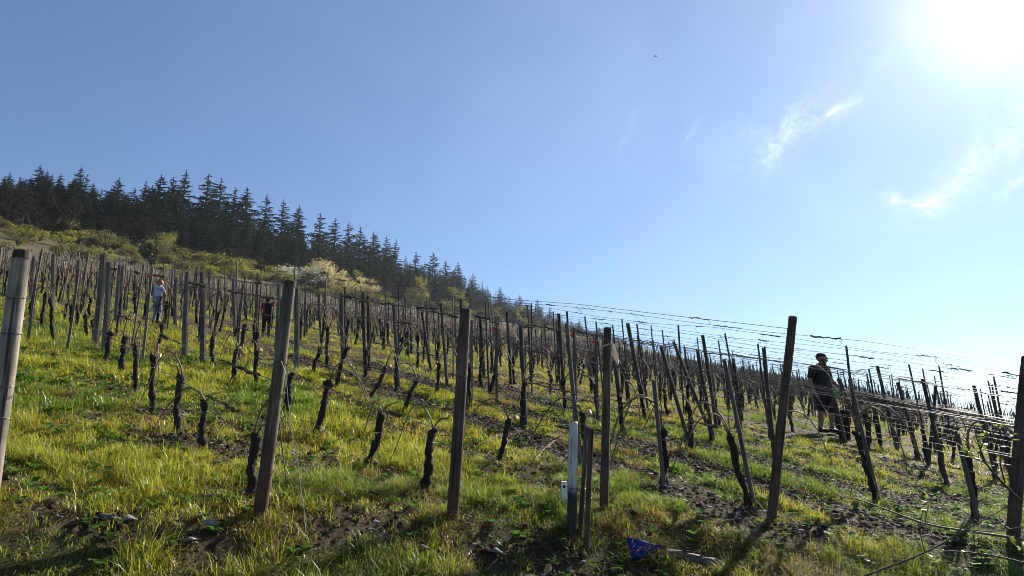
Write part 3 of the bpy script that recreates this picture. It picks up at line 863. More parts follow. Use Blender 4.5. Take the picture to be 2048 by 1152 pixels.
def cane_mesh(seed, kind):
    """fruiting cane from the head: arched over and tied down (0), upright shoot (1), short spur (2)"""
    rnd = random.Random(seed)
    mb = MB()
    a = rnd.uniform(-.7, .7) + (0 if rnd.random() < .7 else PI)
    dx, dy = math.cos(a), math.sin(a)
    pts = []
    if kind == 0:
        H = rnd.uniform(.12, .32); Rr = rnd.uniform(.28, .55); end = rnd.uniform(.1, .5)
        for i in range(13):
            q = i / 12
            u = Rr * (1 - math.cos(PI * min(q * 1.05, 1))) * .55 + .12 * q
            z = H * math.sin(PI * min(q * 1.25, 1.0)) ** .9 - end * max(q - .45, 0) ** 1.3 * 1.6
            pts.append((dx * u + .015 * math.sin(9 * q + seed), dy * u + .02 * math.sin(6 * q + seed * 2), z))
        rad = [.0092 - .005 * i / 12 for i in range(13)]
    elif kind == 1:
        H = rnd.uniform(.35, .9); le = rnd.uniform(.1, .45)
        for i in range(8):
            q = i / 7
            pts.append((dx * le * q * q + .02 * math.sin(5 * q + seed), dy * le * q * q + .02 * math.sin(6 * q + seed), H * q))
        rad = [.0075 - .005 * i / 7 for i in range(8)]
    else:
        for i in range(5):
            q = i / 4
            pts.append((dx * .16 * q, dy * .16 * q + .012 * math.sin(9 * q), .15 * q + .03 * math.sin(5 * q)))
        rad = [.008 - .003 * i / 4 for i in range(5)]
    mb.tube(pts, rad, 5, .06, rnd=rnd)
    for i in range(2, len(pts) - 1, 2):            # swollen nodes, some with a tendril
        p = Vector(pts[i])
        if rnd.random() < .5 and kind != 2:
            d = Vector((rnd.uniform(-1, 1), rnd.uniform(-1, 1), rnd.uniform(-.2, .8))).normalized()
            ln = rnd.uniform(.04, .14)
            mb.tube([p, p + d * ln * .6 + Vector((0, 0, .01)), p + d * ln + Vector((0, 0, -.02))], [.0035, .0022, .0012], 3, rnd=rnd)
    return mb.mesh('cane', M['cane'], True)


TRUNKS = [trunk_mesh(100 + i) for i in range(12)]
CANES = {k: [cane_mesh(200 + 20 * k + i, k) for i in range(8)] for k in (0, 1, 2)}


def tie_mesh(mat, seed):
    mb = MB(); rnd = random.Random(seed)
    pts = [(.066 * math.cos(2 * PI * j / 12), .066 * math.sin(2 * PI * j / 12), .01 * math.sin(2 * PI * j / 12)) for j in range(13)]
    mb.tube(pts, .0045, 4, cap=False)
    mb.tube([(.064, 0, 0), (.095, .01, -.01), (.11, .03, -.035)], .004, 4)
    mb.tube([(.064, 0, 0), (.09, -.02, .008), (.11, -.03, -.02)], .004, 4)
    return mb.mesh('tie', mat)


TIES = [tie_mesh(M['tie_green'], 1), tie_mesh(M['tie_white'], 2)]
cut_mb = MB(); cut_mb.tube([(0, 0, 0), (.03, 0, .006), (.045, 0, .008)], [.036, .035, .028], 9, .05)
CUT = cut_mb.mesh('cut_face', M['cut'])


def stake_mesh(seed, mat):
    """unit-height squared stake with a slightly split top, 1 m wide (scaled)"""
    rnd = random.Random(seed); mb = MB()
    n = 8; k = 6; vs = []; fs = []
    for i in range(k):
        q = i / (k - 1)
        ox = .16 * math.sin(3 * q + seed); oy = .16 * math.cos(2.4 * q + seed)
        for j in range(n):
            an = 2 * PI * (j + .5) / n
            rad = .5 * (1.06 if j % 2 else .96) * (1 + .06 * rnd.uniform(-1, 1)) * (1.03 - .1 * q)
            vs.append((ox + rad * math.cos(an), oy + rad * math.sin(an), (-.12 + 1.12 * q) + (.012 * rnd.uniform(-1, 1) if i == k - 1 else 0)))
    for i in range(k - 1):
        for j in range(n):
            j2 = (j + 1) % n
            fs.append((i * n + j, i * n + j2, (i + 1) * n + j2, (i + 1) * n + j))
    fs.append(tuple((k - 1) * n + j for j in range(n)))
    mb.add(vs, fs)
    return mb.mesh('vine_stake', M[mat])


STAKES = {c: [stake_mesh(300 + i, c) for i in range(5)] for c in ('stake_grey', 'stake_dark')}
loop_mb = MB()
loop_mb.tube([(.56 * math.cos(2 * PI * j / 10), .56 * math.sin(2 * PI * j / 10), 0) for j in range(11)], .05, 4, cap=False)
LOOP = loop_mb.mesh('wire_clip', M['wire'])


def where(row, n, kind):
    if row < 6:
        o = ORD[n] if n < len(ORD) else 'far'
        return f'{o} up the row from the {ROWNAME[row]}'
    return None


def number(lst):
    by = {}
    for v in lst:
        by.setdefault(v['row'], []).append(v)
    for r, l in by.items():
        l.sort(key=lambda v: v['s'])
        for i, v in enumerate(l):
            v['n'] = i


number(vines); number(stakes)
vr = random.Random(9)
for i, v in enumerate(vines):
    ax = v['top'] - v['b']
    w = where(v['row'], v['n'], 'vine')
    d = project(*v['b'])[2]
    if w:
        lab = f'black gnarled vine stock, {w}'
    elif v['row'] < 25:
        lab = f'dark vine stock, {ORD[min(v["n"], 19)]} up the {ORD[v["row"] - 5]} row right of the tall reddish post'
    else:
        lab = 'dark vine stock among the crowded rows far up the right slope'
    t = thing('grapevine', lab, 'vine', v['b'], None, None, 'vines in the vineyard rows')
    H = ax.length
    q = ax.to_track_quat('Z', 'Y').to_euler()
    wd = vr.uniform(.40, .56)
    ob('trunk', TRUNKS[vr.randrange(12)], t, None, q, (wd, wd, H))
    hd = ax * .97
    kinds = vr.choice(([0, 0, 2], [0, 1], [0, 2], [0, 0, 1])) if v['near'] or d < 16 else [0, 1]
    if v['near'] and vr.random() < .5:
        kinds = [0, 2]
    for k in kinds:
        ob('cane', CANES[k][vr.randrange(8)], t, hd, (0, 0, vr.uniform(-.5, .5) + (PI if vr.random() < .4 else 0)), vr.uniform(.8, 1.15) if v['row'] < 4 else vr.uniform(1.0, 1.6))
    if d < 12:
        ob('tie', TIES[1 if vr.random() < .65 else 0], t, ax * vr.uniform(.6, .8), (0, 0, vr.uniform(0, 6)), wd * 1.05)
        if vr.random() < .3:
            ob('cut_face', CUT, t, ax * .98 + Vector((.05, -.03, .0)), (0, vr.uniform(-.4, .1), vr.uniform(-.8, .3)), .9)
for i, s in enumerate(stakes):
    ax = s['top'] - s['b']
    w = where(s['row'], s['n'], 'stake')
    look = 'weathered grey' if s['c'] == 'stake_grey' else 'dark thin'
    if w:
        lab = f'{look} vine stake, {w}'
    elif s['row'] < 25:
        lab = f'{look} vine stake, {ORD[min(s["n"], 19)]} up the {ORD[s["row"] - 5]} row right of the tall reddish post'
    else:
        lab = 'thin stake among the crowded rows far up the right slope'
    t = thing('vine_stake', lab, 'stake', s['b'], ax.to_track_quat('Z', 'Y').to_euler(), None, 'stakes in the vineyard rows')
    ob('shaft', STAKES[s['c']][i % 5], t, None, (0, 0, vr.uniform(0, 1.5) if not s['near'] else .4), (s['w'], s['w'], ax.length))
    if project(*s['b'])[2] < 22:
        ob('wire_clip', LOOP, t, (0, 0, ax.length * .78), (.15, .1, 0), (s['w'],) * 3)

# the thousands of vines and stakes further off: one mass
def far_rows():
    rnd = np.random.default_rng(3)
    V = []; T = []; nv = 0
    def prisms(P0, P1, w0, w1, n):
        nonlocal nv
        m = len(P0)
        an = np.arange(n) * 2 * PI / n + .6
        ring = np.stack([np.cos(an), np.sin(an), np.zeros(n)], -1)
        a = P0[:, None, :] + ring[None] * w0[:, None, None]
        b = P1[:, None, :] + ring[None] * w1[:, None, None]
        vs = np.concatenate([a, b], 1).reshape(-1, 3)
        base = nv + np.arange(m)[:, None] * 2 * n
        f = []
        for k in range(n):
            k2 = (k + 1) % n
            f.append([k, k2, n + k2]); f.append([k, n + k2, n + k])
        for k in range(1, n - 1):
            f.append([n, n + k, n + k + 1])
        f = np.array(f)
        V.append(vs); T.append((base[:, None, :] + f[None]).reshape(-1, 3)); nv += len(vs)
    def flush(name, mat):
        nonlocal V, T, nv
        me = tri_mesh(name, np.vstack(V), np.vstack(T), mat)
        V, T, nv = [], [], 0
        return me
    sb = np.array([s['b'] for s in far_s]); stp = np.array([s['top'] for s in far_s]); sw = np.array([s['w'] for s in far_s]) / 2
    dk = np.array([s['c'] == 'stake_dark' for s in far_s])
    root = thing('vineyard_rows', None, None); root['kind'] = 'stuff'
    for nm, mask in (('stake_dark', dk), ('stake_grey', ~dk)):
        prisms(sb[mask] - [0, 0, .05], stp[mask], sw[mask], sw[mask] * .9, 4)
        ob('distant_stakes', flush('distant_stakes', M[nm]), root, kind='stuff')
    vb = np.array([s['b'] for s in far_v]); vt = np.array([s['top'] for s in far_v])
    m = (vb + vt) / 2 + rnd.normal(0, .04, vb.shape)
    w = rnd.uniform(.035, .05, len(vb))
    prisms(vb - [0, 0, .05], m, w * 1.1, w * .9, 5)
    prisms(m, vt, w * .9, w * 1.5, 5)
    hd = vt + np.c_[rnd.normal(0, .09, (len(vt), 2)), rnd.uniform(.02, .09, len(vt))]
    prisms(vt - [0, 0, .04], hd, w * 1.3, w * .5, 4)
    ob('distant_trunks', flush('distant_trunks', M['bark']), root, kind='stuff')
    d = np.linalg.norm(vb[:, :2], axis=1)
    near = d < 120
    for rep in range(3):
        mk = near if rep else d < 200
        h = vt[mk]
        n = len(h)
        a = rnd.uniform(0, 2 * PI, n); L_ = rnd.uniform(.25, .5, n)
        prev = h
        if rep == 2:
            pts = [(.0, .25), (.15, .5), (.25, .8)]
        else:
            pts = [(.35, .22), (.8, .22), (1.15, -.05), (1.4, -.45)]
        for (u, z) in pts:
            nx = h + np.c_[np.cos(a) * L_ * u, np.sin(a) * L_ * u, np.full(n, z) * rnd.uniform(.7, 1.2, n)]
            prisms(prev, nx, np.full(n, .010), np.full(n, .009), 3)
            prev = nx
    ob('distant_canes', flush('distant_canes', M['cane']), root, kind='stuff')


far_rows()

# ------------------------------------------------------------------ trellis wires
wr = random.Random(21)
HEIGHTS = [('lowest', .72), ('second lowest', 1.12), ('second highest', 1.5), ('top', 1.84)]


def make_wire(row, send, hname, h, s1, label, group, tend):
    rc = ROWS[row][0]
    pts = []
    n = int((s1 - send) / 1.28)
    off = wr.uniform(-.03, .03)
    first = None
    for i in range(n + 1):
        s = send + 1.28 * i
        t = rc + SKEW * s + .03 * math.sin(s * .7 + row)
        x, y = xy_of(s, t)
        z = g1(x, y) + h + off + .025 * math.sin(i * 1.7 + row + h)
        if i == 0 and row < 6:
            nm = 'P%d' % (row + 1)
            b, tp = post_info[nm][1], post_info[nm][2]
            q = min(h / (tp - b).z, .96)
            p = b + (tp - b) * q
            pts.append(p); continue
        pts.append(Vector((x, y, z)))
    o0 = pts[0].copy()
    mb = MB(); mb.tube([p - o0 for p in pts], .0033, 4, cap=False)
    w = ob('trellis_wire', mb.mesh('trellis_wire', M['wire']), None, o0, label=label, category='wire', group=group)
    tb = MB(); k = 0
    for i in range(len(pts) - 1):
        if pts[i].length > 30:
            break
        a, b = pts[i] - o0, pts[i + 1] - o0
        for rep in range(2):
            if wr.random() > (tend if not (row < 4 and i < 4) else .75):
                continue
            q0 = wr.random() * .7; ln = wr.uniform(.08, .35); thick = (1.9 if wr.random() < .25 else 1.0) * (1.35 if row < 4 else 1.0)
            d = (b - a)
            p0 = a + d * q0; p1 = a + d * min(q0 + ln, 1)
            seg = [p0 + (p1 - p0) * (j / 7) + Vector((0, wr.uniform(-.008, .008), wr.uniform(-.009, .012))) for j in range(8)]
            tb.tube(seg, [wr.uniform(.003, .0075) * thick for _ in seg], 4, .2, rnd=wr)
            for c in range(wr.choice((1, 2, 3, 4))):    # curling dead tendrils
                p = seg[wr.randrange(8)]; ph = wr.random() * 6; ll = wr.uniform(.03, .10)
                sx = wr.uniform(-.4, .6)
                tb.tube([p + Vector((sx * ll * u + .014 * math.sin(7 * u + ph), .014 * math.cos(7 * u + ph) - .014 * math.cos(ph), -ll * u * (1 if wr.random() < .9 else 1))) for u in (0, .3, .6, .85, 1)], [.0032, .0026, .002, .0018, .0012], 3, rnd=wr)
            k += 1
    if k:
        ob('tendrils', tb.mesh('tendrils', M['tendril']), w, kind='stuff')


for row in range(1, 26):
    send = ROWS[row][1]
    for (hn, h) in HEIGHTS:
        if row < 3 and hn == 'second highest':
            continue
        if row == 1:
            h = h * .80
        if row in (2, 3):
            h = h * .86
        if row < 6:
            lab = f'{hn} trellis wire of the row behind the {ROWNAME[row]}'
        elif row < 25:
            lab = f'{hn} trellis wire of the {ORD[row - 5]} row right of the tall reddish post'
        else:
            lab = f'{hn} wire among the crowded rows far up the right slope'
        make_wire(row, send, hn, h, min(send + (30 if row < 4 else 55), 60), lab, 'trellis wires along the vine rows', .42 if hn in ('top', 'second highest') else .26)


# ------------------------------------------------------------------ grass
def blade_arrays(P, h, w, az, lean, nseg, col, seed):
    rnd = np.random.default_rng(seed)
    n = len(P)
    d = np.c_[np.cos(az), np.sin(az), np.zeros(n)]
    fa = az + rnd.uniform(-.9, .9, n) + PI / 2
    p = np.c_[np.cos(fa), np.sin(fa), np.zeros(n)]
    V = np.zeros((n, 2 * nseg + 1, 3))
    C = np.zeros((n, 2 * nseg + 1, 3))
    for k in range(nseg + 1):
        q = k / nseg
        c = P + d * (h * lean * q ** 1.7)[:, None]
        c[:, 2] += h * (q - .40 * np.minimum(lean, 2.2) * q ** 2.2) + .004
        ww = (w * (1 - q) ** .6 / 2)[:, None]
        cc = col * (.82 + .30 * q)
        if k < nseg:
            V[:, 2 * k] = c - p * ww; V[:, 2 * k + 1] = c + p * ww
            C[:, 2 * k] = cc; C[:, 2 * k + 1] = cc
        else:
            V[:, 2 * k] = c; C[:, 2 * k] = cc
    f = []
    for k in range(nseg - 1):
        f += [[2 * k, 2 * k + 1, 2 * k + 3], [2 * k, 2 * k + 3, 2 * k + 2]]
    f.append([2 * nseg - 2, 2 * nseg - 1, 2 * nseg])
    f = np.array(f)
    T = (np.arange(n)[:, None, None] * (2 * nseg + 1) + f[None]).reshape(-1, 3)
    return V.reshape(-1, 3), T, C.reshape(-1, 3)


def grass_band(r0, r1, dens, per, hgt, wid, nseg, seed, half=46, lo=.08, dry=False):
    rnd = np.random.default_rng(seed)
    area = math.radians(2 * half) / 2 * (r1 * r1 - r0 * r0)
    nt = int(area * dens)
    r = np.sqrt(rnd.uniform(r0 * r0, r1 * r1, nt)); a = np.radians(rnd.uniform(-half, half, nt))
    x = r * np.sin(a); y = r * np.cos(a)
    g, straw = cover(x, y)
    s, t = st_of(x, y)
    cl = .65 * fbm(x / .30, y / .30, 111, 2) + .35 * fbm(x / .85, y / .85, 113, 3)
    g2 = np.clip(g * (.50 + .8 * sstep(.38, .60, cl)), lo * .4, 1.2)
    if dry:
        g2 = np.clip(1.3 * (straw - .25), 0, 1) * sstep(.35, .6, fbm(x / .8, y / .8, 151, 3)) * np.clip(g + .45, 0, 1)
    for q in post_info.values():
        g2 = np.where((x - q[1].x) ** 2 + (y - q[1].y + .05) ** 2 < .035, 1.0, g2)
    keep = (rnd.random(nt) < g2) & (s < vine_limit(t) + 8)
    x, y, g, straw, cl = x[keep], y[keep], g[keep], straw[keep], cl[keep]
    m = len(x)
    tall = (.30 + 1.05 * sstep(.38, .64, cl)) * (.55 + .5 * g) * rnd.uniform(.7, 1.25, m) * (1 + .35 * sstep(.55, .75, fbm(x / 2.2, y / 2.2, 131, 3)))
    hue = fbm(x / 1.6, y / 1.6, 121, 4)
    # blades
    X = np.repeat(x, per) + rnd.normal(0, .030, m * per); Yy = np.repeat(y, per) + rnd.normal(0, .030, m * per)
    Z = G(X, Yy) - .01
    h = np.repeat(tall, per) * hgt * rnd.uniform(.45, 1.25, m * per)
    w = wid * rnd.uniform(.6, 1.3, m * per)
    az = rnd.uniform(0, 2 * PI, m * per)
    lean = rnd.uniform(.1, 1.9, m * per) if not dry else rnd.uniform(1.2, 3.0, m * per)
    st = np.repeat(straw, per); hu = np.repeat(hue, per)
    dry_ = dry
    green = np.array([.118, .196, .018]); yel = np.array([.325, .318, .026]); dry = np.array([.37, .25, .070]); brn = np.array([.25, .125, .045])
    k = np.clip(sstep(.30, .62, hu) * .95 + rnd.normal(0, .16, m * per), 0, 1)[:, None]
    col = green * (1 - k) + yel * k
    isdry = rnd.random(m * per) < (.07 + .62 * st ** 1.5 if not dry_ else .93)
    dd = np.where((rnd.random(m * per) < .55)[:, None], dry, brn)
    col = np.where(isdry[:, None], dd, col)
    h = np.where(isdry, h * .7, h)
    lean = np.where(isdry, lean * 1.5, lean)
    col = col * rnd.uniform(.80, 1.42, (m * per, 1))
    return blade_arrays(np.c_[X, Yy, Z], h, w, az, lean, nseg, col, seed + 1)


def build_grass():
    bands = [grass_band(2.2, 9.0, 330, 9, .13, .0042, 2, 11, dry=True), grass_band(9.0, 24.0, 80, 8, .13, .010, 1, 12, dry=True), grass_band(2.2, 8.0, 680, 12, .108, .0052, 3, 1), grass_band(8.0, 15.0, 320, 10, .105, .0080, 2, 2),
             grass_band(15, 32, 95, 8, .115, .014, 1, 3), grass_band(32, 90, 14, 6, .16, .034, 1, 4, 44)]
    Vs, Ts, Cs = [], [], []
    o = 0
    for V, T, C in bands:
        Vs.append(V); Ts.append(T + o); Cs.append(C); o += len(V)
    ob('grass', tri_mesh('grass', np.vstack(Vs), np.vstack(Ts), M['grass'], np.vstack(Cs)), kind='stuff')


build_grass()


def scatter(name, mat, n, r0, r1, where_fn, make, seed):
    """small flakes and leaves strewn over the ground, joined"""
    rnd = np.random.default_rng(seed)
    r = np.sqrt(rnd.uniform(r0 * r0, r1 * r1, n * 6)); a = np.radians(rnd.uniform(-44, 44, n * 6))
    x = r * np.sin(a); y = r * np.cos(a)
    g, st = cover(x, y)
    ok = np.nonzero(rnd.random(n * 6) < where_fn(g, st))[0][:n]
    V, T = [], []; nv = 0
    for i in ok:
        v, f = make(rnd)
        v = np.asarray(v) + [x[i], y[i], float(G(x[i:i + 1], y[i:i + 1])[0])]
        V.append(v); T.append(np.asarray(f) + nv); nv += len(v)
    ob(name, tri_mesh(name, np.vstack(V), np.vstack(T), mat), kind='stuff')


def stone(rnd):
    s = rnd.lognormal(-3.75, .45)
    v = np.array([[1, 0, 0], [.3, .8, .1], [-.8, .5, 0], [-.7, -.6, .1], [.4, -.9, 0], [.1, .1, .55], [-.2, -.1, .5]]) * rnd.uniform(.6, 1.3, (7, 3)) * [s, s, s * .7]
    a = rnd.uniform(0, 6.28); c, q = math.cos(a), math.sin(a)
    v = v @ np.array([[c, q, 0], [-q, c, 0], [0, 0, 1]])
    v[:, 2] += .02 + .3 * v[:, 0] * rnd.uniform(-1, 1)
    return v, [[0, 1, 5], [1, 2, 5], [2, 6, 5], [2, 3, 6], [3, 4, 6], [4, 5, 6], [4, 0, 5], [0, 2, 1], [0, 3, 2], [0, 4, 3]]


def straw_bit(rnd):
    L_ = rnd.uniform(.06, .22); a = rnd.uniform(0, 6.28); w = .0022
    d = np.array([math.cos(a), math.sin(a), rnd.uniform(-.1, .35)]) * L_
    p = np.array([-math.sin(a), math.cos(a), 0]) * w
    z = np.array([0, 0, rnd.uniform(.0, .04)])
    b = d * .5 + [0, 0, rnd.uniform(0, .03)]
    return [z - p, z + p, z + b + p, z + b - p, z + d], [[0, 1, 2], [0, 2, 3], [3, 2, 4]]


def weed_rosette(rnd):
    v, f = [], []
    n = rnd.integers(5, 9)
    for k in range(n):
        a = 6.28 * k / n + rnd.uniform(-.3, .3); L_ = rnd.uniform(.04, .10); w = L_ * .32; up = rnd.uniform(.2, .8)
        d = np.array([math.cos(a), math.sin(a), up]); p = np.array([-math.sin(a), math.cos(a), 0])
        o = len(v)
        v += [np.array([0, 0, .01]), d * L_ * .5 - p * w + [0, 0, .02], d * L_ * .5 + p * w + [0, 0, .02], d * L_ * [1, 1, .8]]
        f += [[o, o + 1, o + 2], [o + 1, o + 3, o + 2]]
    return v, f


scatter('stones', M['stone'], 3800, 3, 16, lambda g, s: np.clip(1.02 - g, .005, 1) ** 1.3, stone, 5)
scatter('straw', M['cane'], 5200, 3, 15, lambda g, s: np.clip(.15 + .8 * s, 0, 1), straw_bit, 6)
scatter('weeds', M['weed'], 2600, 3, 14, lambda g, s: np.clip(.1 + .4 * g * (1 - s), 0, 1), weed_rosette, 7)

def clod(rnd):
    q = rnd.lognormal(-4.25, .45)
    v = np.array([[1, 0, 0], [0, 1, 0], [-1, 0, 0], [0, -1, 0], [.1, 0, .95], [.62, .62, .5], [-.6, .62, .45], [-.6, -.62, .5], [.6, -.6, .45]]) * rnd.uniform(.7, 1.3, (9, 3)) * q
    a = rnd.uniform(0, 6.28); c, k = math.cos(a), math.sin(a)
    v = v @ np.array([[c, k, 0], [-k, c, 0], [0, 0, 1]])
    v[:, 2] += rnd.uniform(-.004, .008)
    return v, [[0, 5, 4], [0, 1, 5], [1, 4, 5], [1, 6, 4], [1, 2, 6], [2, 4, 6], [2, 7, 4], [2, 3, 7], [3, 4, 7], [3, 8, 4], [3, 0, 8], [0, 4, 8]]


scatter('soil_clods', M['clod'], 16000, 3, 17, lambda g, s: np.clip(1.0 - 1.15 * g, .01, 1), clod, 8)

# ------------------------------------------------------------------ forest and scrub on the hill
SKY_X = [-60, 10, 72, 112, 155, 195, 231, 262, 285, 316, 340, 366, 412, 437, 466, 490, 530, 563, 595, 637, 668, 695, 718, 745, 770, 790, 830, 865, 890, 915, 945, 1000, 1040, 1075, 1100, 1160, 1200, 1250, 1300, 1360, 1500, 1700]
SKY_Y = [352, 350, 335, 355, 338, 385, 362, 384, 368, 356, 362, 346, 347, 364, 383, 380, 380, 405, 410, 430, 440, 440, 460, 463, 479, 484, 512, 512, 530, 532, 555, 582, 598, 608, 622, 648, 662, 678, 694, 712, 740, 780]


def column_point(px, py, off):
    """point of the hillside in the direction of a pixel column, off metres behind the forest edge"""
    r = ray(px, py)
    k = np.arange(60, 1500, .5)
    s, t = st_of(k * r[0], k * r[1])
    i = int(np.argmax(s - forest_edge(t) >= off))
    k = k[i]
    x, y = k * r[0], k * r[1]
    return Vector((x, y, g1(x, y))), k


def spruce_mesh(seed, lv=22, nb=7, detail=4):
    rnd = random.Random(seed)
    c = MB()
    for i in range(lv):
        q = .10 + .89 * (i / (lv - 1)) ** .92
        R = .235 * (1 - q) ** .72 * rnd.uniform(.72, 1.2) + .007
        n = max(4, int(nb * (1 - .45 * q)))
        ph = rnd.random() * 6
        for j in range(n):
            if rnd.random() < .10:
                continue
            a = ph + 2 * PI * j / n + rnd.uniform(-.3, .3)
            L_ = R * rnd.uniform(.55, 1.3) * (1 + .22 * math.sin(a + seed * 1.7))
            d = Vector((math.cos(a), math.sin(a), 0)); sd = Vector((-d.y, d.x, 0))
            z0 = q + rnd.uniform(-.012, .012)
            dr = rnd.uniform(.10, .62) * (1 - .75 * q)
            P = lambda u: Vector((0, 0, z0)) + d * (L_ * u) + Vector((0, 0, L_ * (-dr * u + (.22 - .16 * q) * u * u * (1 + q))))
            w = L_ * .13 + .005
            vs = [P(0) - sd * w * .4, P(0) + sd * w * .4, P(.55) + sd * w, P(.55) - sd * w, P(1.0)]
            fs = [(0, 1, 2, 3), (3, 2, 4)]
            for k in range(detail):
                u = .25 + .7 * k / detail
                for sg in (1, -1):
                    o = len(vs)
                    ln = L_ * rnd.uniform(.22, .46) * (1.15 - u * .6)
                    p0 = P(u); p1 = P(min(u + .14, 1))
                    tip = P(min(u + .22, 1.02)) + sd * (sg * ln) + Vector((0, 0, -ln * rnd.uniform(.2, .9)))
                    vs += [p0, p1, tip]; fs.append((o, o + 1, o + 2))
            c.add(vs, fs)
    c.tube([(0, 0, .95), (0, 0, 1.0)], [.006, .001], 4)
    t = MB(); t.tube([(0, 0, -.02), (.003, 0, .4), (0, 0, .97)], [.016, .011, .002], 6)
    return c.mesh('crown', M['spruce']), t.mesh('trunk', M['tree_bark'])


SPRUCES = [spruce_mesh(400 + i, 26, 9) for i in range(7)]


def bush_meshes(seed, mat, n=1500, leaf=.045, lobes=9, flat=.75, trunk_h=.0, open_=.0):
    """unit-wide broadleaf crown: leaf-sized faces gathered in uneven lobes along real limbs"""
    rnd = random.Random(seed)
    c = MB(); t = MB()
    cs = []
    for i in range(lobes):
        a = rnd.random() * 2 * PI; r = .34 * math.sqrt(rnd.random())
        cs.append((Vector((r * math.cos(a), r * math.sin(a), trunk_h + .18 + rnd.random() * .62 * flat)), rnd.uniform(.07, .19)))
    for p, rad in cs:
        m = Vector((p.x * .35, p.y * .35, p.z * .5))
        t.tube([(0, 0, -.03), m, p], [.022, .013, .004], 5, .1, rnd=rnd)
        for k in range(5):
            d = Vector((rnd.gauss(0, 1), rnd.gauss(0, 1), rnd.gauss(.6, 1))).normalized()
            t.tube([p, p + d * rad * 1.45], [.004, .0012], 3, rnd=rnd)
    for k in range(n):
        p, rad = cs[rnd.randrange(lobes)]
        d = Vector((rnd.gauss(0, 1), rnd.gauss(0, 1), rnd.gauss(0, 1))).normalized()
        p = p + d * rad * min(abs(rnd.gauss(.72, .34)), 1.7)
        if p.z < .01:
            continue
        u = Vector((rnd.gauss(0, 1), rnd.gauss(0, 1), rnd.gauss(0, 1))).normalized()
        v = u.cross(Vector((rnd.gauss(0, 1), rnd.gauss(0, 1), rnd.gauss(0, 1)))).normalized()
        s = leaf * rnd.uniform(.5, 1.3)
        c.add([p - u * s * .5, p + v * s * .35, p + u * s * .6, p - v * s * .3], [(0, 1, 2, 3)])
    return c.mesh('crown', mat), t.mesh('trunk', M['tree_bark'])


def bare_tree(seed):
    rnd = random.Random(seed)
    t = MB(); c = MB()

    def grow(p, d, L_, r, dep):
        q = p + d * L_ * .5 + Vector((rnd.gauss(0, .02), rnd.gauss(0, .02), .01)) * L_
        e = p + d * L_ + Vector((rnd.gauss(0, .05), rnd.gauss(0, .05), .03)) * L_
        (t if dep < 2 else c).tube([p, q, e], [r, r * .8, r * .55], 4 if dep < 2 else 3, cap=False, rnd=rnd)
        if dep == 4:
            for k in range(3):
                dd = (d + Vector((rnd.gauss(0, .6), rnd.gauss(0, .6), rnd.gauss(.2, .4)))).normalized()
                s = Vector((rnd.gauss(0, 1), rnd.gauss(0, 1), rnd.gauss(0, 1))).normalized() * .006
                c.add([e - s, e + s, e + dd * rnd.uniform(.05, .1)], [(0, 1, 2)])
            return
        for k in range(3 if dep < 3 else 3):
            dd = (d + Vector((rnd.gauss(0, .55), rnd.gauss(0, .55), rnd.gauss(.12, .3)))).normalized()
            grow(p + d * L_ * rnd.uniform(.55, 1.0) if k else e, dd, L_ * rnd.uniform(.55, .8), r * .55, dep + 1)
    grow(Vector((0, 0, -.02)), Vector((rnd.gauss(0, .06), rnd.gauss(0, .06), 1)).normalized(), .33, .020, 0)
    return c.mesh('crown', M['twig_brown']), t.mesh('trunk', M['tree_bark'])


TALLEST = 0.0


def plant_tree(name, label, cat, pair, p, h, w, group=None, rz=None):
    global TALLEST
    TALLEST = max(TALLEST, p[2] + h * 1.1)
    t = thing(name, label, cat, p, (0, 0, random.random() * 6.28 if rz is None else rz), (w, w, h), group)
    ob('crown', pair[0], t); ob('trunk', pair[1], t)
    return t


def spruce_label(p, h):
    px, py, d = project(p.x, p.y, p.z)
    s, t = st_of(p.x, p.y)
    off = float(s - forest_edge(t))
    depth = 'front row' if off < 4 else 'second row' if off < 11 else 'inner row' if off < 28 else 'hindmost row'
    for lim, nm in ((60, 'at the left picture edge'), (180, 'above the small dark conifer'), (290, 'above the round olive bush'), (400, 'above the first yellow bushes'), (500, 'above the yellow thicket'),
                    (620, 'above the white blossoms'), (740, 'above the cream blossoms'), (860, 'left of the slender trees'), (1000, 'above the two slender trees'), (5000, 'at the low right end of the forest')):
        if px < lim:
            return f'{"short" if h < 8.5 else "middling" if h < 12 else "tall"} dark spruce, {depth} of the forest {nm}'


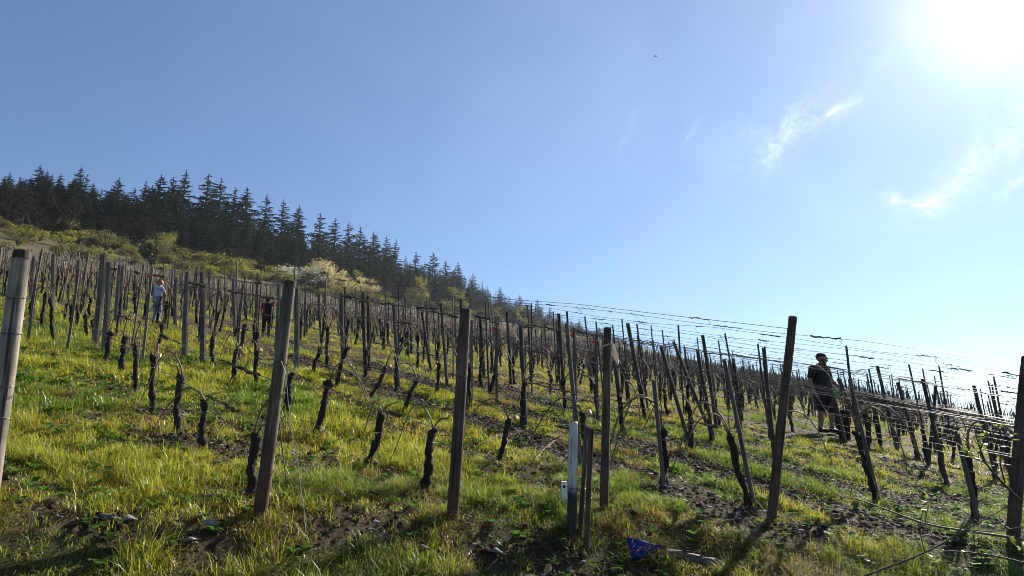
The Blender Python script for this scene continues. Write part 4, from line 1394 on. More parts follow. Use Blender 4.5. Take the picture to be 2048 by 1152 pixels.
def build_forest():
    rnd = random.Random(31)
    todo = []     # (pixel height, point, height, width, label)
    named = {72: 'tall ragged spruce, second from the left end of the ridge line', 155: 'tallest broad spruce at the left of the ridge line',
             231: 'small pointed spruce standing alone in the dip of the ridge line', 366: 'tall spruce just left of the highest right hand crown',
             412: 'high pointed spruce before the ridge line starts to fall', 10: 'spruce cut by the left picture edge'}
    sk = list(zip(SKY_X, SKY_Y))[:37]
    for (px, py) in sk:
        off = 24
        p, k = column_point(px, py + 60, off)
        h = EYE + k * ray(px, py - 13)[2] - p.z
        h = min(max(h, 7), 24)
        todo.append((9999 - px * .1, p, h, h * rnd.uniform(1.15, 1.6), named.get(px, None)))
    for i in range(80):
        px = rnd.uniform(-50, 1330); off = rnd.uniform(20, 36)
        p, k = column_point(px, np.interp(px, SKY_X, SKY_Y) + 50, off)
        h = EYE + k * ray(px, float(np.interp(px, SKY_X, SKY_Y)) + rnd.uniform(-7, 18) * min(1, 260 / k))[2] - p.z
        if 4 < h < 20:
            todo.append((F * h / k, p, h, h * rnd.uniform(.8, 1.2), None))
    for (off, sp) in ((1, 3.8), (7, 3.8), (14, 3.8), (22, 3.4), (31, 3.4), (41, 3.8)):
        t = 14.0
        while t < 600:
            t += sp * rnd.uniform(.7, 1.3) * (1 + t / 900)
            s = float(forest_edge(t)) + off + rnd.uniform(-2.5, 2.5)
            x, y = xy_of(s, t)
            z = g1(x, y)
            px, py, d = project(x, y, z)
            if px < -60 or px > 1400:
                continue
            lim = np.interp(px, SKY_X, SKY_Y) + rnd.uniform(-8, 14) * min(1, 220 / d + .25)
            r = ray(px, lim)
            hm = EYE + d / (r[1] * CT + r[2] * ST) * r[2] - z
            h = min(rnd.uniform(9, 17) if off > 5 else rnd.uniform(6, 13), hm)
            if h < 4:
                continue
            todo.append((F * h / d, Vector((x, y, z)), h, h * rnd.uniform(.95, 1.35), None))
    todo.sort(key=lambda q: -q[0])
    left = []
    for i, (ph, p, h, w, lab) in enumerate(todo):
        if i < 290:
            plant_tree('spruce_tree', lab or spruce_label(p, h), 'spruce', SPRUCES[i % 7], p, h, w, 'spruces of the hillside forest')
        else:
            left.append((p, h, w))
    lod = MB()
    proto = []
    for i in range(3):
        c, t = spruce_mesh(500 + i, 13, 6, 2)
        vs = np.array([v.co[:] for v in c.vertices]); fs = [tuple(f.vertices) for f in c.polygons]
        proto.append((vs, fs))
    global TALLEST
    for i, (p, h, w) in enumerate(left):
        TALLEST = max(TALLEST, p[2] + h)
        vs, fs = proto[i % 3]
        a = rnd.random() * 6; ca, sa = math.cos(a), math.sin(a)
        v = np.c_[(vs[:, 0] * ca - vs[:, 1] * sa) * w, (vs[:, 0] * sa + vs[:, 1] * ca) * w, vs[:, 2] * h] + np.array(p)
        lod.add(v.tolist(), fs)
    if left:
        ob('forest', lod.mesh('forest', M['spruce']), kind='stuff')


build_forest()

BK = {
    'yg': [bush_meshes(600 + i, M['bush_yg'], 1700, .040, 15) for i in range(3)],
    'olive': [bush_meshes(610 + i, M['bush_olive'], 1700, .036, 16) for i in range(3)],
    'white': [bush_meshes(620 + i, M['bush_white'], 2400, .036, 17) for i in range(2)],
    'cream': [bush_meshes(630 + i, M['bush_cream'], 2200, .036, 16) for i in range(2)],
    'dark': [bush_meshes(640 + i, M['bush_dark'], 1800, .05, 9, 1.0) for i in range(2)],
    'tree': [bush_meshes(650 + i, M['bush_yg'], 1500, .04, 12, 1.0, .12) for i in range(2)],
}
BARE = [bare_tree(700 + i) for i in range(4)]
BLOOK = {'yg': 'yellow green budding bush', 'olive': 'olive green budding bush', 'white': 'white blossoming bush', 'cream': 'cream coloured blossoming bush', 'dark': 'dark evergreen bush',
         'tree': 'slender yellow green budding tree', 'conifer': 'small dark conifer', 'bare': 'bare brown tree'}
BUSHES = [  # centre px, top py, width px, kind, offset from the forest edge, where
    (8, 436, 70, 'bare', -4, 'at the left picture edge'), (48, 452, 74, 'yg', -14, 'at the far left below the bare trees'), (98, 448, 60, 'bare', -6, 'left of the small dark conifer'), (125, 428, 40, 'conifer', -8, 'left of the round olive bush'),
    (152, 455, 46, 'yg', -10, 'right beside the small dark conifer'), (172, 474, 44, 'dark', -14, 'below the left spruces'), (213, 460, 66, 'olive', -14, 'standing alone, round, below the left spruces'), (256, 484, 24, 'yg', -16, 'tiny, right of the round olive bush'),
    (272, 474, 42, 'conifer', -14, 'between two olive bushes'), (297, 482, 34, 'conifer', -14, 'just right of a twin conifer'), (328, 466, 58, 'olive', -12, 'right of the dark conifers'), (352, 480, 52, 'bare', -8, 'behind the olive bushes'), (374, 490, 62, 'olive', -14, 'left of the long yellow thicket'),
    (418, 500, 68, 'yg', -14, 'starting the long yellow thicket'), (462, 514, 76, 'yg', -16, 'in the middle of the yellow thicket'), (500, 530, 60, 'yg', -18, 'ending the yellow thicket'), (536, 536, 52, 'olive', -16, 'left of the white blossoms'), (530, 505, 56, 'bare', -4, 'behind the left of the white blossoms'),
    (566, 538, 54, 'yg', -16, 'touching the white blossoms'), (600, 526, 82, 'white', -14, 'widest, in the scrub below the forest'), (638, 519, 56, 'cream', -12, 'highest, behind the white one'), (664, 524, 56, 'cream', -12, 'right of the highest cream one'), (630, 544, 60, 'dark', -18, 'in front of the white blossoms'),
    (694, 546, 74, 'cream', -14, 'lower right of the others'), (730, 558, 52, 'cream', -14, 'lowest, at the right end of the blossoms'), (745, 572, 46, 'olive', -18, 'below the last cream blossoms'), (690, 580, 70, 'olive', -26, 'low, under the cream blossoms'), (620, 572, 80, 'olive', -28, 'low, under the white blossoms'),
    (842, 546, 34, 'tree', -6, 'before the dark forest, left of its twin'), (830, 570, 40, 'olive', -10, 'at the foot of the left slender tree'), (914, 574, 54, 'tree', -8, 'before the dark forest, right of its twin'), (885, 600, 40, 'olive', -10, 'between the two slender trees'), (1040, 611, 20, 'tree', -8, 'small, near the low end of the forest'),
    (985, 600, 34, 'bare', -2, 'between the slender trees and the low end of the forest'), (950, 548, 36, 'bare', 10, 'rising out of the falling ridge line'), (1000, 578, 30, 'bare', 10, 'thin, near the low end of the ridge line'), (780, 556, 44, 'bare', -4, 'right of the blossoms'), (450, 485, 60, 'bare', -3, 'behind the yellow thicket'), (240, 455, 60, 'bare', -2, 'under the dip of the ridge line'), (180, 440, 50, 'bare', -2, 'under the tallest broad spruce'), (40, 405, 60, 'bare', 2, 'under the second spruce from the left'),
]
for i, (px, py, w, kind, off, wh) in enumerate(BUSHES):
    p, k = column_point(px, py + 30, off)
    h = EYE + k * ray(px, py)[2] - p.z
    d = project(*p)[2]
    h = min(max(h, 1.6), 11)
    wd = w / F * d
    lab = f'{BLOOK[kind]}, {wh}'
    if kind == 'conifer':
        plant_tree('conifer', lab, 'conifer', SPRUCES[i % 7], p, h, wd * 2.3)
    elif kind == 'bare':
        plant_tree('bare_tree', lab, 'tree', BARE[i % 4], p, h * 1.05, wd * 1.3)
    elif kind == 'tree':
        plant_tree('budding_tree', lab, 'tree', BK['tree'][i % 2], p, h, wd * 1.15)
    else:
        b = BK[kind]
        plant_tree('bush', lab, 'bush', b[i % len(b)], p, h * 1.25, wd * 1.5)

tr_ = random.Random(45)
foot = [(0, 'left of the small dark conifer'), (130, 'under the tallest broad spruce'), (230, 'above the olive bushes'), (400, 'above the yellow thicket'), (560, 'above the blossoming bushes'), (760, 'above the slender trees'), (1000, 'at the low end of the forest')]
for i in range(70):
    t0 = 16 + 420 * tr_.random() ** 1.4
    s0 = float(forest_edge(t0)) + tr_.uniform(-5, 3)
    x, y = xy_of(s0, t0); z = g1(x, y); px, py, d = project(x, y, z)
    if px < -40 or px > 1250:
        continue
    h = tr_.uniform(4, 9.5)
    lab = f'{"small" if h < 5.5 else "middling" if h < 7.5 else "tall"} bare brown tree at the forest foot {[q[1] for q in foot if max(px, 0) >= q[0]][-1]}'
    plant_tree('bare_tree', lab, 'tree', BARE[i % 4], (x, y, z), h, h * tr_.uniform(.8, 1.2), 'bare trees along the forest foot')
for i in range(14):
    t0 = 20 + 26 * i + tr_.uniform(-8, 8)
    s0 = float(forest_edge(t0)) + tr_.uniform(-6, 0)
    x, y = xy_of(s0, t0); z = g1(x, y); px, py, d = project(x, y, z)
    if px < 0 or px > 1150:
        continue
    h = tr_.uniform(4.5, 8)
    plant_tree('budding_tree', f'{"small" if h < 6 else "tall"} pale green budding tree at the forest foot {[q[1] for q in foot if px >= q[0]][-1]}', 'tree', (BK['tree'] + BK['olive'])[i % 4], (x, y, z), h, h * tr_.uniform(.7, 1.0), 'budding trees along the forest foot')
sr = random.Random(44)
zone = [(0, 'left of the round olive bush'), (250, 'right of the dark conifers'), (430, 'below the yellow thicket'), (570, 'around the blossoming bushes'), (760, 'below the two slender trees'), (1000, 'at the low end of the forest')]
for i in range(270):
    t0 = 12 + 330 * sr.random() ** 1.5
    lo, hi = float(vine_limit(t0)) + 3, float(forest_edge(t0)) - 2
    s0 = lo + (hi - lo) * sr.random() ** .8
    x, y = xy_of(s0, t0); z = g1(x, y); px, py, d = project(x, y, z)
    if px < -40 or px > 1250:
        continue
    f = (s0 - lo) / (hi - lo)
    h = sr.uniform(1.0, 2.2) + 3.4 * f * sr.random()
    kind = sr.choice(('olive', 'yg', 'yg', 'bare', 'bare', 'olive', 'dark' if f > .45 else 'yg'))
    zn = [q[1] for q in zone if px >= q[0]][-1] if px >= 0 else zone[0][1]
    lab = f'{"low" if h < 1.7 else "middling low" if h < 2.1 else "middling" if h < 3 else "tall"} {BLOOK[kind].replace("tree", "brush")} in the scrub {zn}'
    pair = BARE[i % 4] if kind == 'bare' else BK[kind][i % len(BK[kind])]
    plant_tree('scrub_bush', lab, 'bush', pair, (x, y, z), h * (1.3 if kind == 'bare' else 1), h * sr.uniform(1.0, 2.3), 'scrub bushes below the forest')

# ------------------------------------------------------------------ white string hanging from the leaning post
def rope():
    b, tp, r = post_info['P2'][1:]
    y0 = b.y
    def at(px, py, y):
        q = ray(px, py); k = y / q[1]; return Vector((k * q[0], y, EYE + k * q[2]))
    pts = [at(562, 722, y0 - .05), at(571, 748, y0 - .09), at(575, 790, y0 - .1), at(581, 850, y0 - .1), at(592, 900, y0 - .08), at(600, 960, y0 - .06), at(607, 1010, y0 - .05), at(612, 1062, y0 - .03)]
    o0 = pts[0].copy(); mb = MB()
    fine = []
    for i in range(len(pts) - 1):
        for k in range(4):
            fine.append(pts[i].lerp(pts[i + 1], k / 4) - o0 + Vector((random.uniform(-.003, .003), random.uniform(-.004, .004), 0)))
    fine.append(pts[-1] - o0)
    mb.tube(fine, .0026, 5)
    ob('string', mb.mesh('string', M['tie_white']), None, o0, label='thin white string hanging from the stout leaning grey post to the grass', category='string')


rope()

# pale cloth tied to P4
def cloth():
    b, tp, r = post_info['P4'][1:]
    q = .9
    p = b + (tp - b) * q
    t = thing('cloth_strip', 'pale pinkish cloth strip tied near the top of a straight post', 'cloth', p)
    mb = MB()
    mb.tube([((r + .006) * math.cos(2 * PI * j / 14), (r + .006) * math.sin(2 * PI * j / 14), .015 * math.cos(2 * PI * j / 14)) for j in range(15)], .009, 6, .2, cap=False)
    ob('knotted_band', mb.mesh('knotted_band', M['cloth'], True), t)
    mb = MB(); n = 9; vs = []; fs = []
    for i in range(n):
        q = i / (n - 1)
        w = .010 + .020 * math.sin(PI * min(q * 1.1, 1)) ** .8
        cx = r + .008 + .060 * q; z = .02 - .20 * q
        for j in range(5):
            e = (j - 2) / 2
            vs.append((cx + w * e * .75, -.02 + .016 * math.sin(3 * e + 4 * q), z + w * e * .45 + .008 * math.cos(5 * e)))
    for i in range(n - 1):
        for j in range(4):
            fs.append((i * 5 + j, i * 5 + j + 1, (i + 1) * 5 + j + 1, (i + 1) * 5 + j))
    mb.add(vs, fs)
    o = ob('hanging_end', mb.mesh('hanging_end', M['cloth'], True), t)
    so = o.modifiers.new('thick', 'SOLIDIFY'); so.thickness = .003


cloth()

# red and orange marker ribbons on stakes
def ribbon(px, py, mat, label, i):
    r = ray(px, py)
    k = np.arange(9, 45, .05)
    cl = EYE + k * r[2] - G(k * r[0], k * r[1])
    j = int(np.argmax((cl < 1.72) & (k > 12))) if np.any((cl < 1.72) & (k > 12)) else 120
    k = k[j]
    p = Vector((k * r[0], k * r[1], EYE + k * r[2]))
    gz = g1(p.x, p.y)
    ax = Vector((.0, .0, p.z - gz + .12))
    t = thing('vine_stake', f'thin stake carrying {label}', 'stake', (p.x, p.y, gz), None, None, 'stakes in the vineyard rows')
    ob('shaft', STAKES['stake_grey'][i % 5], t, None, None, (.045, .045, ax.z))
    mb = MB(); s = k / F * 4.6
    vs = []; fs = []
    for a in range(5):
        for b in range(3):
            vs.append((-.03 - s * .9 * (b / 2) + .01 * math.sin(a * 2), -.03 - .012 * math.sin(a * 1.7 + b), -s * 1.5 * a / 4 + .02 + .02 * math.sin(b * 3 + i)))
    for a in range(4):
        for b in range(2):
            fs.append((a * 3 + b, a * 3 + b + 1, a * 3 + b + 4, a * 3 + b + 3))
    mb.add(vs, fs)
    mb.tube([(.032 * math.cos(2 * PI * j / 8), .032 * math.sin(2 * PI * j / 8), .012) for j in range(9)], .006, 4, cap=False)
    o = ob('marker_ribbon', mb.mesh('marker_ribbon', M[mat]), None, (p.x, p.y, p.z), label=label, category='ribbon', group='marker ribbons on the stakes')
    so = o.modifiers.new('thick', 'SOLIDIFY'); so.thickness = .002


for i, (px, py, mat, lab) in enumerate([
        (484, 583, 'red_ribbon', 'red ribbon left of the person in dark red'), (1191, 683, 'red_ribbon', 'bright red ribbon left of the post with the cloth'),
        (1148, 670, 'orange_ribbon', 'small red ribbon left of the bright red one'), (944, 657, 'red_ribbon', 'small red ribbon just right of the dark brown post'),
        (994, 658, 'red_ribbon', 'red ribbon midway between the dark brown post and the cloth post'), (1049, 694, 'red_ribbon', 'low dark red ribbon between two taller dark stakes'),
        (155, 552, 'red_ribbon', 'red ribbon between the grey stakes of the upper left'), (71, 571, 'orange_ribbon', 'orange ribbon low at the far left stakes'),
        (304, 551, 'orange_ribbon', 'pale orange ribbon above the woman in pale blue')]):
    ribbon(px, py, mat, lab, i)

# ------------------------------------------------------------------ three old stakes leaning together, tube, plastic, slates
def old_stake(bp, tp, w, mat, label, seed):
    rnd = random.Random(seed)
    b, t_ = base_top(bp, tp)
    ax = t_ - b; H = ax.length; hw = w / F * project(*b)[2] / 2
    t = thing('old_stake', label, 'stake', b, ax.to_track_quat('Z', 'Y').to_euler(), None, 'three old stakes standing together')
    mb = MB(); n = 12; k = 9; vs = []; fs = []
    for i in range(k):
        q = i / (k - 1)
        for j in range(n):
            a = 2 * PI * j / n
            sq = max(abs(math.cos(a)), abs(math.sin(a)))
            rad = hw * (1.0 / sq * .55 + .48) * (1 + .07 * rnd.uniform(-1, 1)) * (.98 + .05 * math.sin(5 * q + seed))
            vs.append((rad * math.cos(a), rad * math.sin(a), -.15 + (H + .15) * q + (.02 * rnd.uniform(-1, 1) if i == k - 1 else 0)))
    for i in range(k - 1):
        for j in range(n):
            fs.append((i * n + j, i * n + (j + 1) % n, (i + 1) * n + (j + 1) % n, (i + 1) * n + j))
    fs.append(tuple((k - 1) * n + j for j in range(n)))
    mb.add(vs, fs)
    ob('shaft', mb.mesh('shaft', M[mat]), t)
    w_ = MB(); z = H * .42
    w_.tube([(hw * 1.2 * math.cos(2 * PI * j / 12), hw * 1.2 * math.sin(2 * PI * j / 12), z + .006 * math.cos(2 * PI * j / 12)) for j in range(13)], .002, 4, cap=False)
    ob('wire_tie', w_.mesh('wire_tie', M['wire']), t)


old_stake((1143, 1072), (1147, 845), 19, 'lime', 'old stake with white painted upper half and tarred foot, leftmost of the three', 1)
old_stake((1160, 1070), (1173, 852), 9, 'stake_dark', 'thin dark old stake leaning between two others', 2)
old_stake((1173, 1098), (1182, 858), 11, 'brown_wood', 'grey topped old stake nearest the straight post with the cloth', 3)


def tube_end():
    b = hit(1128, 1008)
    r = ray(1128, 968); k = b.y / r[1]
    p = Vector((k * r[0], b.y, EYE + k * r[2]))
    s = 10 / F * project(*p)[2]
    t = thing('plastic_tube', 'short square white plastic tube beside the white painted stake', 'tube', b, (.08, 0, .25))
    H = p.z - b.z + s * .5
    mb = MB(); mb.box((0, 0, H / 2 - .03), (s, s * .9, H + .06))
    ob('casing', mb.mesh('casing', M['white_plastic']), t)
    mb = MB(); mb.tube([(-s * .12, -s * .40, H * .78), (-s * .12, -s * .50, H * .78)], [s * .3, s * .3], 10)  # black disc on the solid casing, standing in for the hollow's shade
    ob('opening_shade', mb.mesh('opening_shade', M['black_hole']), t)


tube_end()


def blue_sheet():
    q0, q1 = hit(1264, 1122), hit(1314, 1113)
    ps = [at_depth(1252, 1079, q0.y + .07), at_depth(1334, 1094, q1.y + .09), q1, q0]
    c = sum(ps, Vector()) / 4
    mb = MB(); n = 8; vs = []; fs = []
    for i in range(n + 1):
        for j in range(n + 1):
            u, v = i / n, j / n
            p = (ps[0] * (1 - u) + ps[1] * u) * (1 - v) + (ps[3] * (1 - u) + ps[2] * u) * v
            p = p - c + Vector((0, .012 * math.sin(7 * u + 3 * v), .012 + .008 * math.sin(6 * u + 2 * v)))
            vs.append(p)
    for i in range(n):
        for j in range(n):
            fs.append((i * (n + 1) + j, (i + 1) * (n + 1) + j, (i + 1) * (n + 1) + j + 1, i * (n + 1) + j + 1))
    mb.add(vs, fs)
    o = ob('plastic_sheet', mb.mesh('plastic_sheet', M['blue'], True), None, c, label='torn dark blue plastic sheet lying in the grass before the posts', category='plastic sheet')
    so = o.modifiers.new('thick', 'SOLIDIFY'); so.thickness = .006


blue_sheet()
for i, (px, py, wx, wy, a, lab) in enumerate([(1345, 1106, .17, .09, .3, 'grey slate slab touching the blue plastic sheet'), (1385, 1114, .16, .07, -.1, 'long grey slate slab, middle of the three'),
                                              (1420, 1122, .12, .06, .15, 'smallest grey slate slab, farthest from the blue sheet'), (215, 1037, .12, .06, .2, 'flat pale slate lying in the bare earth at the left'),
                                              (865, 1042, .07, .04, .4, 'little white stone in the grass beside the dark brown post')]):
    p = hit(px, py)
    mb = MB(); rnd = random.Random(i); n = 9
    top = [(wx * .5 * math.cos(2 * PI * j / n) * rnd.uniform(.8, 1.15), wy * .5 * math.sin(2 * PI * j / n) * rnd.uniform(.8, 1.15), .018 + .014 * rnd.random()) for j in range(n)]
    vs = top + [(x * 1.05, y * 1.05, -.02) for x, y, z in top]
    mb.add(vs, [tuple(range(n))] + [(j, n + j, n + (j + 1) % n, (j + 1) % n) for j in range(n)])
    ob('slate_slab', mb.mesh('slate_slab', M['slate']), None, p, (.05, .1, a), label=lab, category='stone', group='slate slabs on the ground')

# pruned canes dropped in the grass
pr = random.Random(77)
for i, (x0, y0, x1, y1, lab) in enumerate([
        (1062, 938, 1130, 880, 'pale twig with side shoots left of the white painted stake'), (1085, 925, 1128, 950, 'short pale twig crossing another beside the white painted stake'),
        (1285, 905, 1330, 915, 'pale pruned cane on bare earth right of the cloth post'), (1070, 860, 1150, 885, 'dark pruned cane behind the white painted stake'),
        (400, 905, 350, 890, 'broken twig on the earth between two left vine stocks'), (60, 1040, 130, 1032, 'pale stalk lying on the bare earth at the far left'),
        (600, 850, 655, 880, 'thin cane in the grass right of the white string'), (1500, 1010, 1545, 1060, 'pale split cane at the foot of the tall post'),
        (880, 880, 990, 905, 'long curved pruned cane in the grass right of the dark brown post'), (960, 900, 1040, 870, 'thin twig in dry grass left of the old stakes')]):
    a, b = hit(x0, y0), hit(x1, y1)
    o0 = a.copy(); mb = MB(); pts = []
    for k in range(9):
        q = k / 8; p = a.lerp(b, q)
        z = g1(p.x, p.y) + .05 + .06 * math.sin(PI * q) * pr.uniform(.6, 1.2)
        pts.append(Vector((p.x, p.y, z)) - o0 + Vector((0, pr.uniform(-.02, .02), 0)))
    t = thing('pruned_cane', lab, 'cane', o0, None, None, 'pruned canes on the ground')
    mb.tube(pts, [.0065 - .004 * k / 8 for k in range(9)], 5)
    ob('stalk', mb.mesh('stalk', M['cane'], True), t)
    for c in range(3):
        p = pts[pr.randrange(2, 8)]; d = Vector((pr.uniform(-1, 1), pr.uniform(-.6, .6), pr.uniform(.1, .9))).normalized() * pr.uniform(.08, .2)
        mb = MB(); mb.tube([p, p + d * .5 + Vector((0, 0, .01)), p + d], [.0035, .0028, .0015], 4)
        ob('side_shoot', mb.mesh('side_shoot', M['cane']), t)

# ------------------------------------------------------------------ wild shrub stems and leafy sapling, bottom right
leaf_mb = MB()
leaf_mb.add([(0, 0, 0), (.25, .17, .03), (.6, .20, .05), (1, 0, .0), (.6, -.20, .05), (.25, -.17, .03), (.5, 0, -.02)],
            [(0, 1, 6), (1, 2, 6), (2, 3, 6), (3, 4, 6), (4, 5, 6), (5, 0, 6)])
LEAF = leaf_mb.mesh('leaf', M['sapling_leaf'], True)


def shrub(name, label, stems, leaves, cat='shrub', group=None, seed=0):
    """stems: lists of (px, py, distance) and thickness in metres"""
    rnd = random.Random(seed)
    first = stems[0][0][0]
    o0 = at_depth(*first)
    t = thing(name, label, cat, o0, None, None, group)
    allp = []
    for pts, r in stems:
        P = [at_depth(*p) - o0 for p in pts]
        fine = []
        for i in range(len(P) - 1):      # smooth through the points
            p0, p1, p2, p3 = P[max(i - 1, 0)], P[i], P[i + 1], P[min(i + 2, len(P) - 1)]
            for k in range(5):
                q = k / 5
                fine.append(.5 * ((2 * p1) + (p2 - p0) * q + (2 * p0 - 5 * p1 + 4 * p2 - p3) * q * q + (3 * p1 - p0 - 3 * p2 + p3) * q ** 3))
        fine.append(P[-1])
        n = len(fine)
        mb = MB(); mb.tube(fine, [r * (1 - .75 * k / (n - 1)) for k in range(n)], 6, .08, rnd=rnd)
        ob('stem', mb.mesh('stem', M['stem'], True), t)
        allp.append(fine)
    for (n, size, lo) in leaves:
        for k in range(n):
            f = allp[rnd.randrange(len(allp))]
            p = f[int(len(f) * rnd.uniform(lo, .999))]
            ob('leaf', LEAF, t, p, (rnd.uniform(-.6, .6), rnd.uniform(-1.0, .3), rnd.uniform(0, 6.28)), size * rnd.uniform(.7, 1.3))
    return t


shrub('sapling', 'leafy green sapling twigs rising beside the post at the right edge',
      [([(2040, 1000, 4.9), (2000, 960, 4.9), (1972, 925, 4.9), (1955, 880, 4.9), (1948, 850, 4.9)], .009), ([(1985, 942, 4.9), (1960, 905, 4.85), (1985, 860, 4.8), (2010, 850, 4.8)], .006),
       ([(2010, 965, 4.9), (2000, 915, 4.8), (2022, 880, 4.8), (2030, 865, 4.8)], .005), ([(1972, 925, 4.9), (1945, 915, 4.9), (1925, 895, 4.9)], .004)],
      [(40, .055, .35)], 'sapling', seed=1)
shrub('wild_shrub', 'long bare arching stem sweeping in from the right picture edge',
      [([(2080, 1084, 4.6), (1990, 1070, 4.6), (1920, 1060, 4.65), (1850, 1047, 4.7), (1780, 1022, 4.7), (1720, 1000, 4.75), (1680, 992, 4.8), (1645, 965, 4.8), (1625, 938, 4.8)], .008),
       ([(1850, 1047, 4.7), (1856, 1010, 4.7), (1852, 985, 4.7)], .003), ([(1780, 1022, 4.7), (1762, 985, 4.7)], .003), ([(1700, 995, 4.75), (1706, 960, 4.75), (1700, 945, 4.75)], .003), ([(1920, 1060, 4.65), (1935, 1030, 4.65)], .003)],
      [(16, .045, .5)], seed=2)
shrub('wild_shrub', 'dark stem rising steeply rightwards in the lower right corner',
      [([(1640, 1190, 4.1), (1740, 1148, 4.15), (1850, 1105, 4.2), (1930, 1060, 4.25), (2000, 1022, 4.3), (2070, 985, 4.3)], .007),
       ([(1850, 1105, 4.2), (1840, 1060, 4.2), (1846, 1020, 4.2)], .004), ([(1930, 1060, 4.25), (1990, 1062, 4.2), (2060, 1050, 4.2)], .004), ([(1790, 1130, 4.2), (1780, 1090, 4.2)], .003)],
      [(14, .04, .5)], seed=3)
shrub('wild_shrub', 'twiggy low stems with small leaves along the bottom right edge',
      [([(2070, 1132, 4.2), (1990, 1112, 4.2), (1930, 1104, 4.25), (1870, 1100, 4.25)], .007), ([(1880, 1160, 4.1), (1870, 1120, 4.1), (1860, 1105, 4.1)], .004),
       ([(1980, 1170, 4.1), (1965, 1120, 4.1), (1950, 1090, 4.1), (1945, 1060, 4.1)], .005), ([(1760, 1180, 4.1), (1752, 1135, 4.1), (1730, 1112, 4.1)], .004), ([(2030, 1170, 4.1), (2040, 1120, 4.1), (2030, 1080, 4.1)], .004)],
      [(34, .04, .35)], seed=4)

# ------------------------------------------------------------------ people
def capsules(segs):
    mb = MB()
    for seg in segs:
        p0, r0, p1, r1 = seg
        p0, p1 = Vector(p0), Vector(p1)
        d = p1 - p0
        L_ = d.length
        q = (d.normalized() if L_ > 1e-6 else Vector((0, 0, 1))).to_track_quat('Z', 'Y')
        n, m = 12, 5
        vs = []; rings = []
        for i in range(m):
            a = -PI / 2 + (PI / 2) * (i + .35) / m
            rings.append((r0 * math.cos(a), r0 * math.sin(a)))
        for i in range(m):
            a = (PI / 2) * (i + .65) / m
            rings.append((r1 * math.cos(a), L_ + r1 * math.sin(a)))
        for (rad, z) in rings:
            for j in range(n):
                an = 2 * PI * j / n
                vs.append(p0 + q @ Vector((rad * math.cos(an), rad * math.sin(an), z)))
        fs = [(i * n + j, i * n + (j + 1) % n, (i + 1) * n + (j + 1) % n, (i + 1) * n + j) for i in range(len(rings) - 1) for j in range(n)]
        fs.append(tuple(range(n))[::-1]); fs.append(tuple((len(rings) - 1) * n + j for j in range(n)))
        mb.add(vs, fs)
    return mb


def fused(name, segs, mat, voxel=.012, smooth=4, squash=None):
    """one continuous surface grown round a skeleton of tapering limbs"""
    mb = capsules(segs)
    me0 = mb.mesh('raw', M[mat])
    o = bpy.data.objects.new('raw', me0); COL.objects.link(o)
    r = o.modifiers.new('r', 'REMESH'); r.mode = 'VOXEL'; r.voxel_size = voxel; r.use_smooth_shade = True
    s = o.modifiers.new('s', 'SMOOTH'); s.factor = .5; s.iterations = smooth
    dg = bpy.context.evaluated_depsgraph_get()
    me = bpy.data.meshes.new_from_object(o.evaluated_get(dg))
    bpy.data.objects.remove(o); bpy.data.meshes.remove(me0)
    me.name = name
    if not me.materials:
        me.materials.append(M[mat])
    return me


def hand(wr_, d, side, n_):
    """palm, four bent fingers of different length and a thumb from the side of the palm; d = direction of the hand, n_ = palm normal"""
    w = Vector(wr_); d = Vector(d).normalized(); n_ = Vector(n_).normalized(); sd = d.cross(n_).normalized() * side
    segs = []
    for k in (-1, 0, 1):
        segs.append((w + sd * .012 * k, .019, w + d * .085 + sd * .021 * k, .015))
    for k, ln in enumerate((.068, .078, .072, .055)):
        b = w + d * .088 + sd * (.030 - .020 * k)
        m = b + d * ln * .5 + n_ * .008
        e = m + d * ln * .38 + n_ * .024
        segs += [(b, .0095, m, .009), (m, .009, e, .0075)]
    b = w + d * .03 + sd * .03
    m = b + (d * .6 + sd * .8).normalized() * .038
    segs += [(b, .013, m, .011), (m, .011, m + (d * .9 + sd * .25 + n_ * .3).normalized() * .032, .009)]
    return segs


def head_segs(c, fwd, r=.098):
    c = Vector(c); f = Vector(fwd).normalized(); up = Vector((0, 0, 1)); sd = f.cross(up).normalized(); up = sd.cross(f)
    s = [(c + up * .025 - f * .02, r * .92, c + up * .03 + f * .012, r * .86), (c - up * .045 + f * .022, r * .66, c - up * .085 + f * .050, r * .40),
         (c + f * .095 - up * .005, .011, c + f * .112 - up * .035, .016), (c + f * .08 + sd * .035 + up * .018, .016, c + f * .08 - sd * .035 + up * .018, .016),
         (c + f * .088 - up * .066 + sd * .014, .011, c + f * .088 - up * .066 - sd * .014, .011)]
    for g in (1, -1):
        s.append((c + sd * g * .090 + up * .012 - f * .005, .015, c + sd * g * .090 - up * .022 - f * .002, .012))
    return s


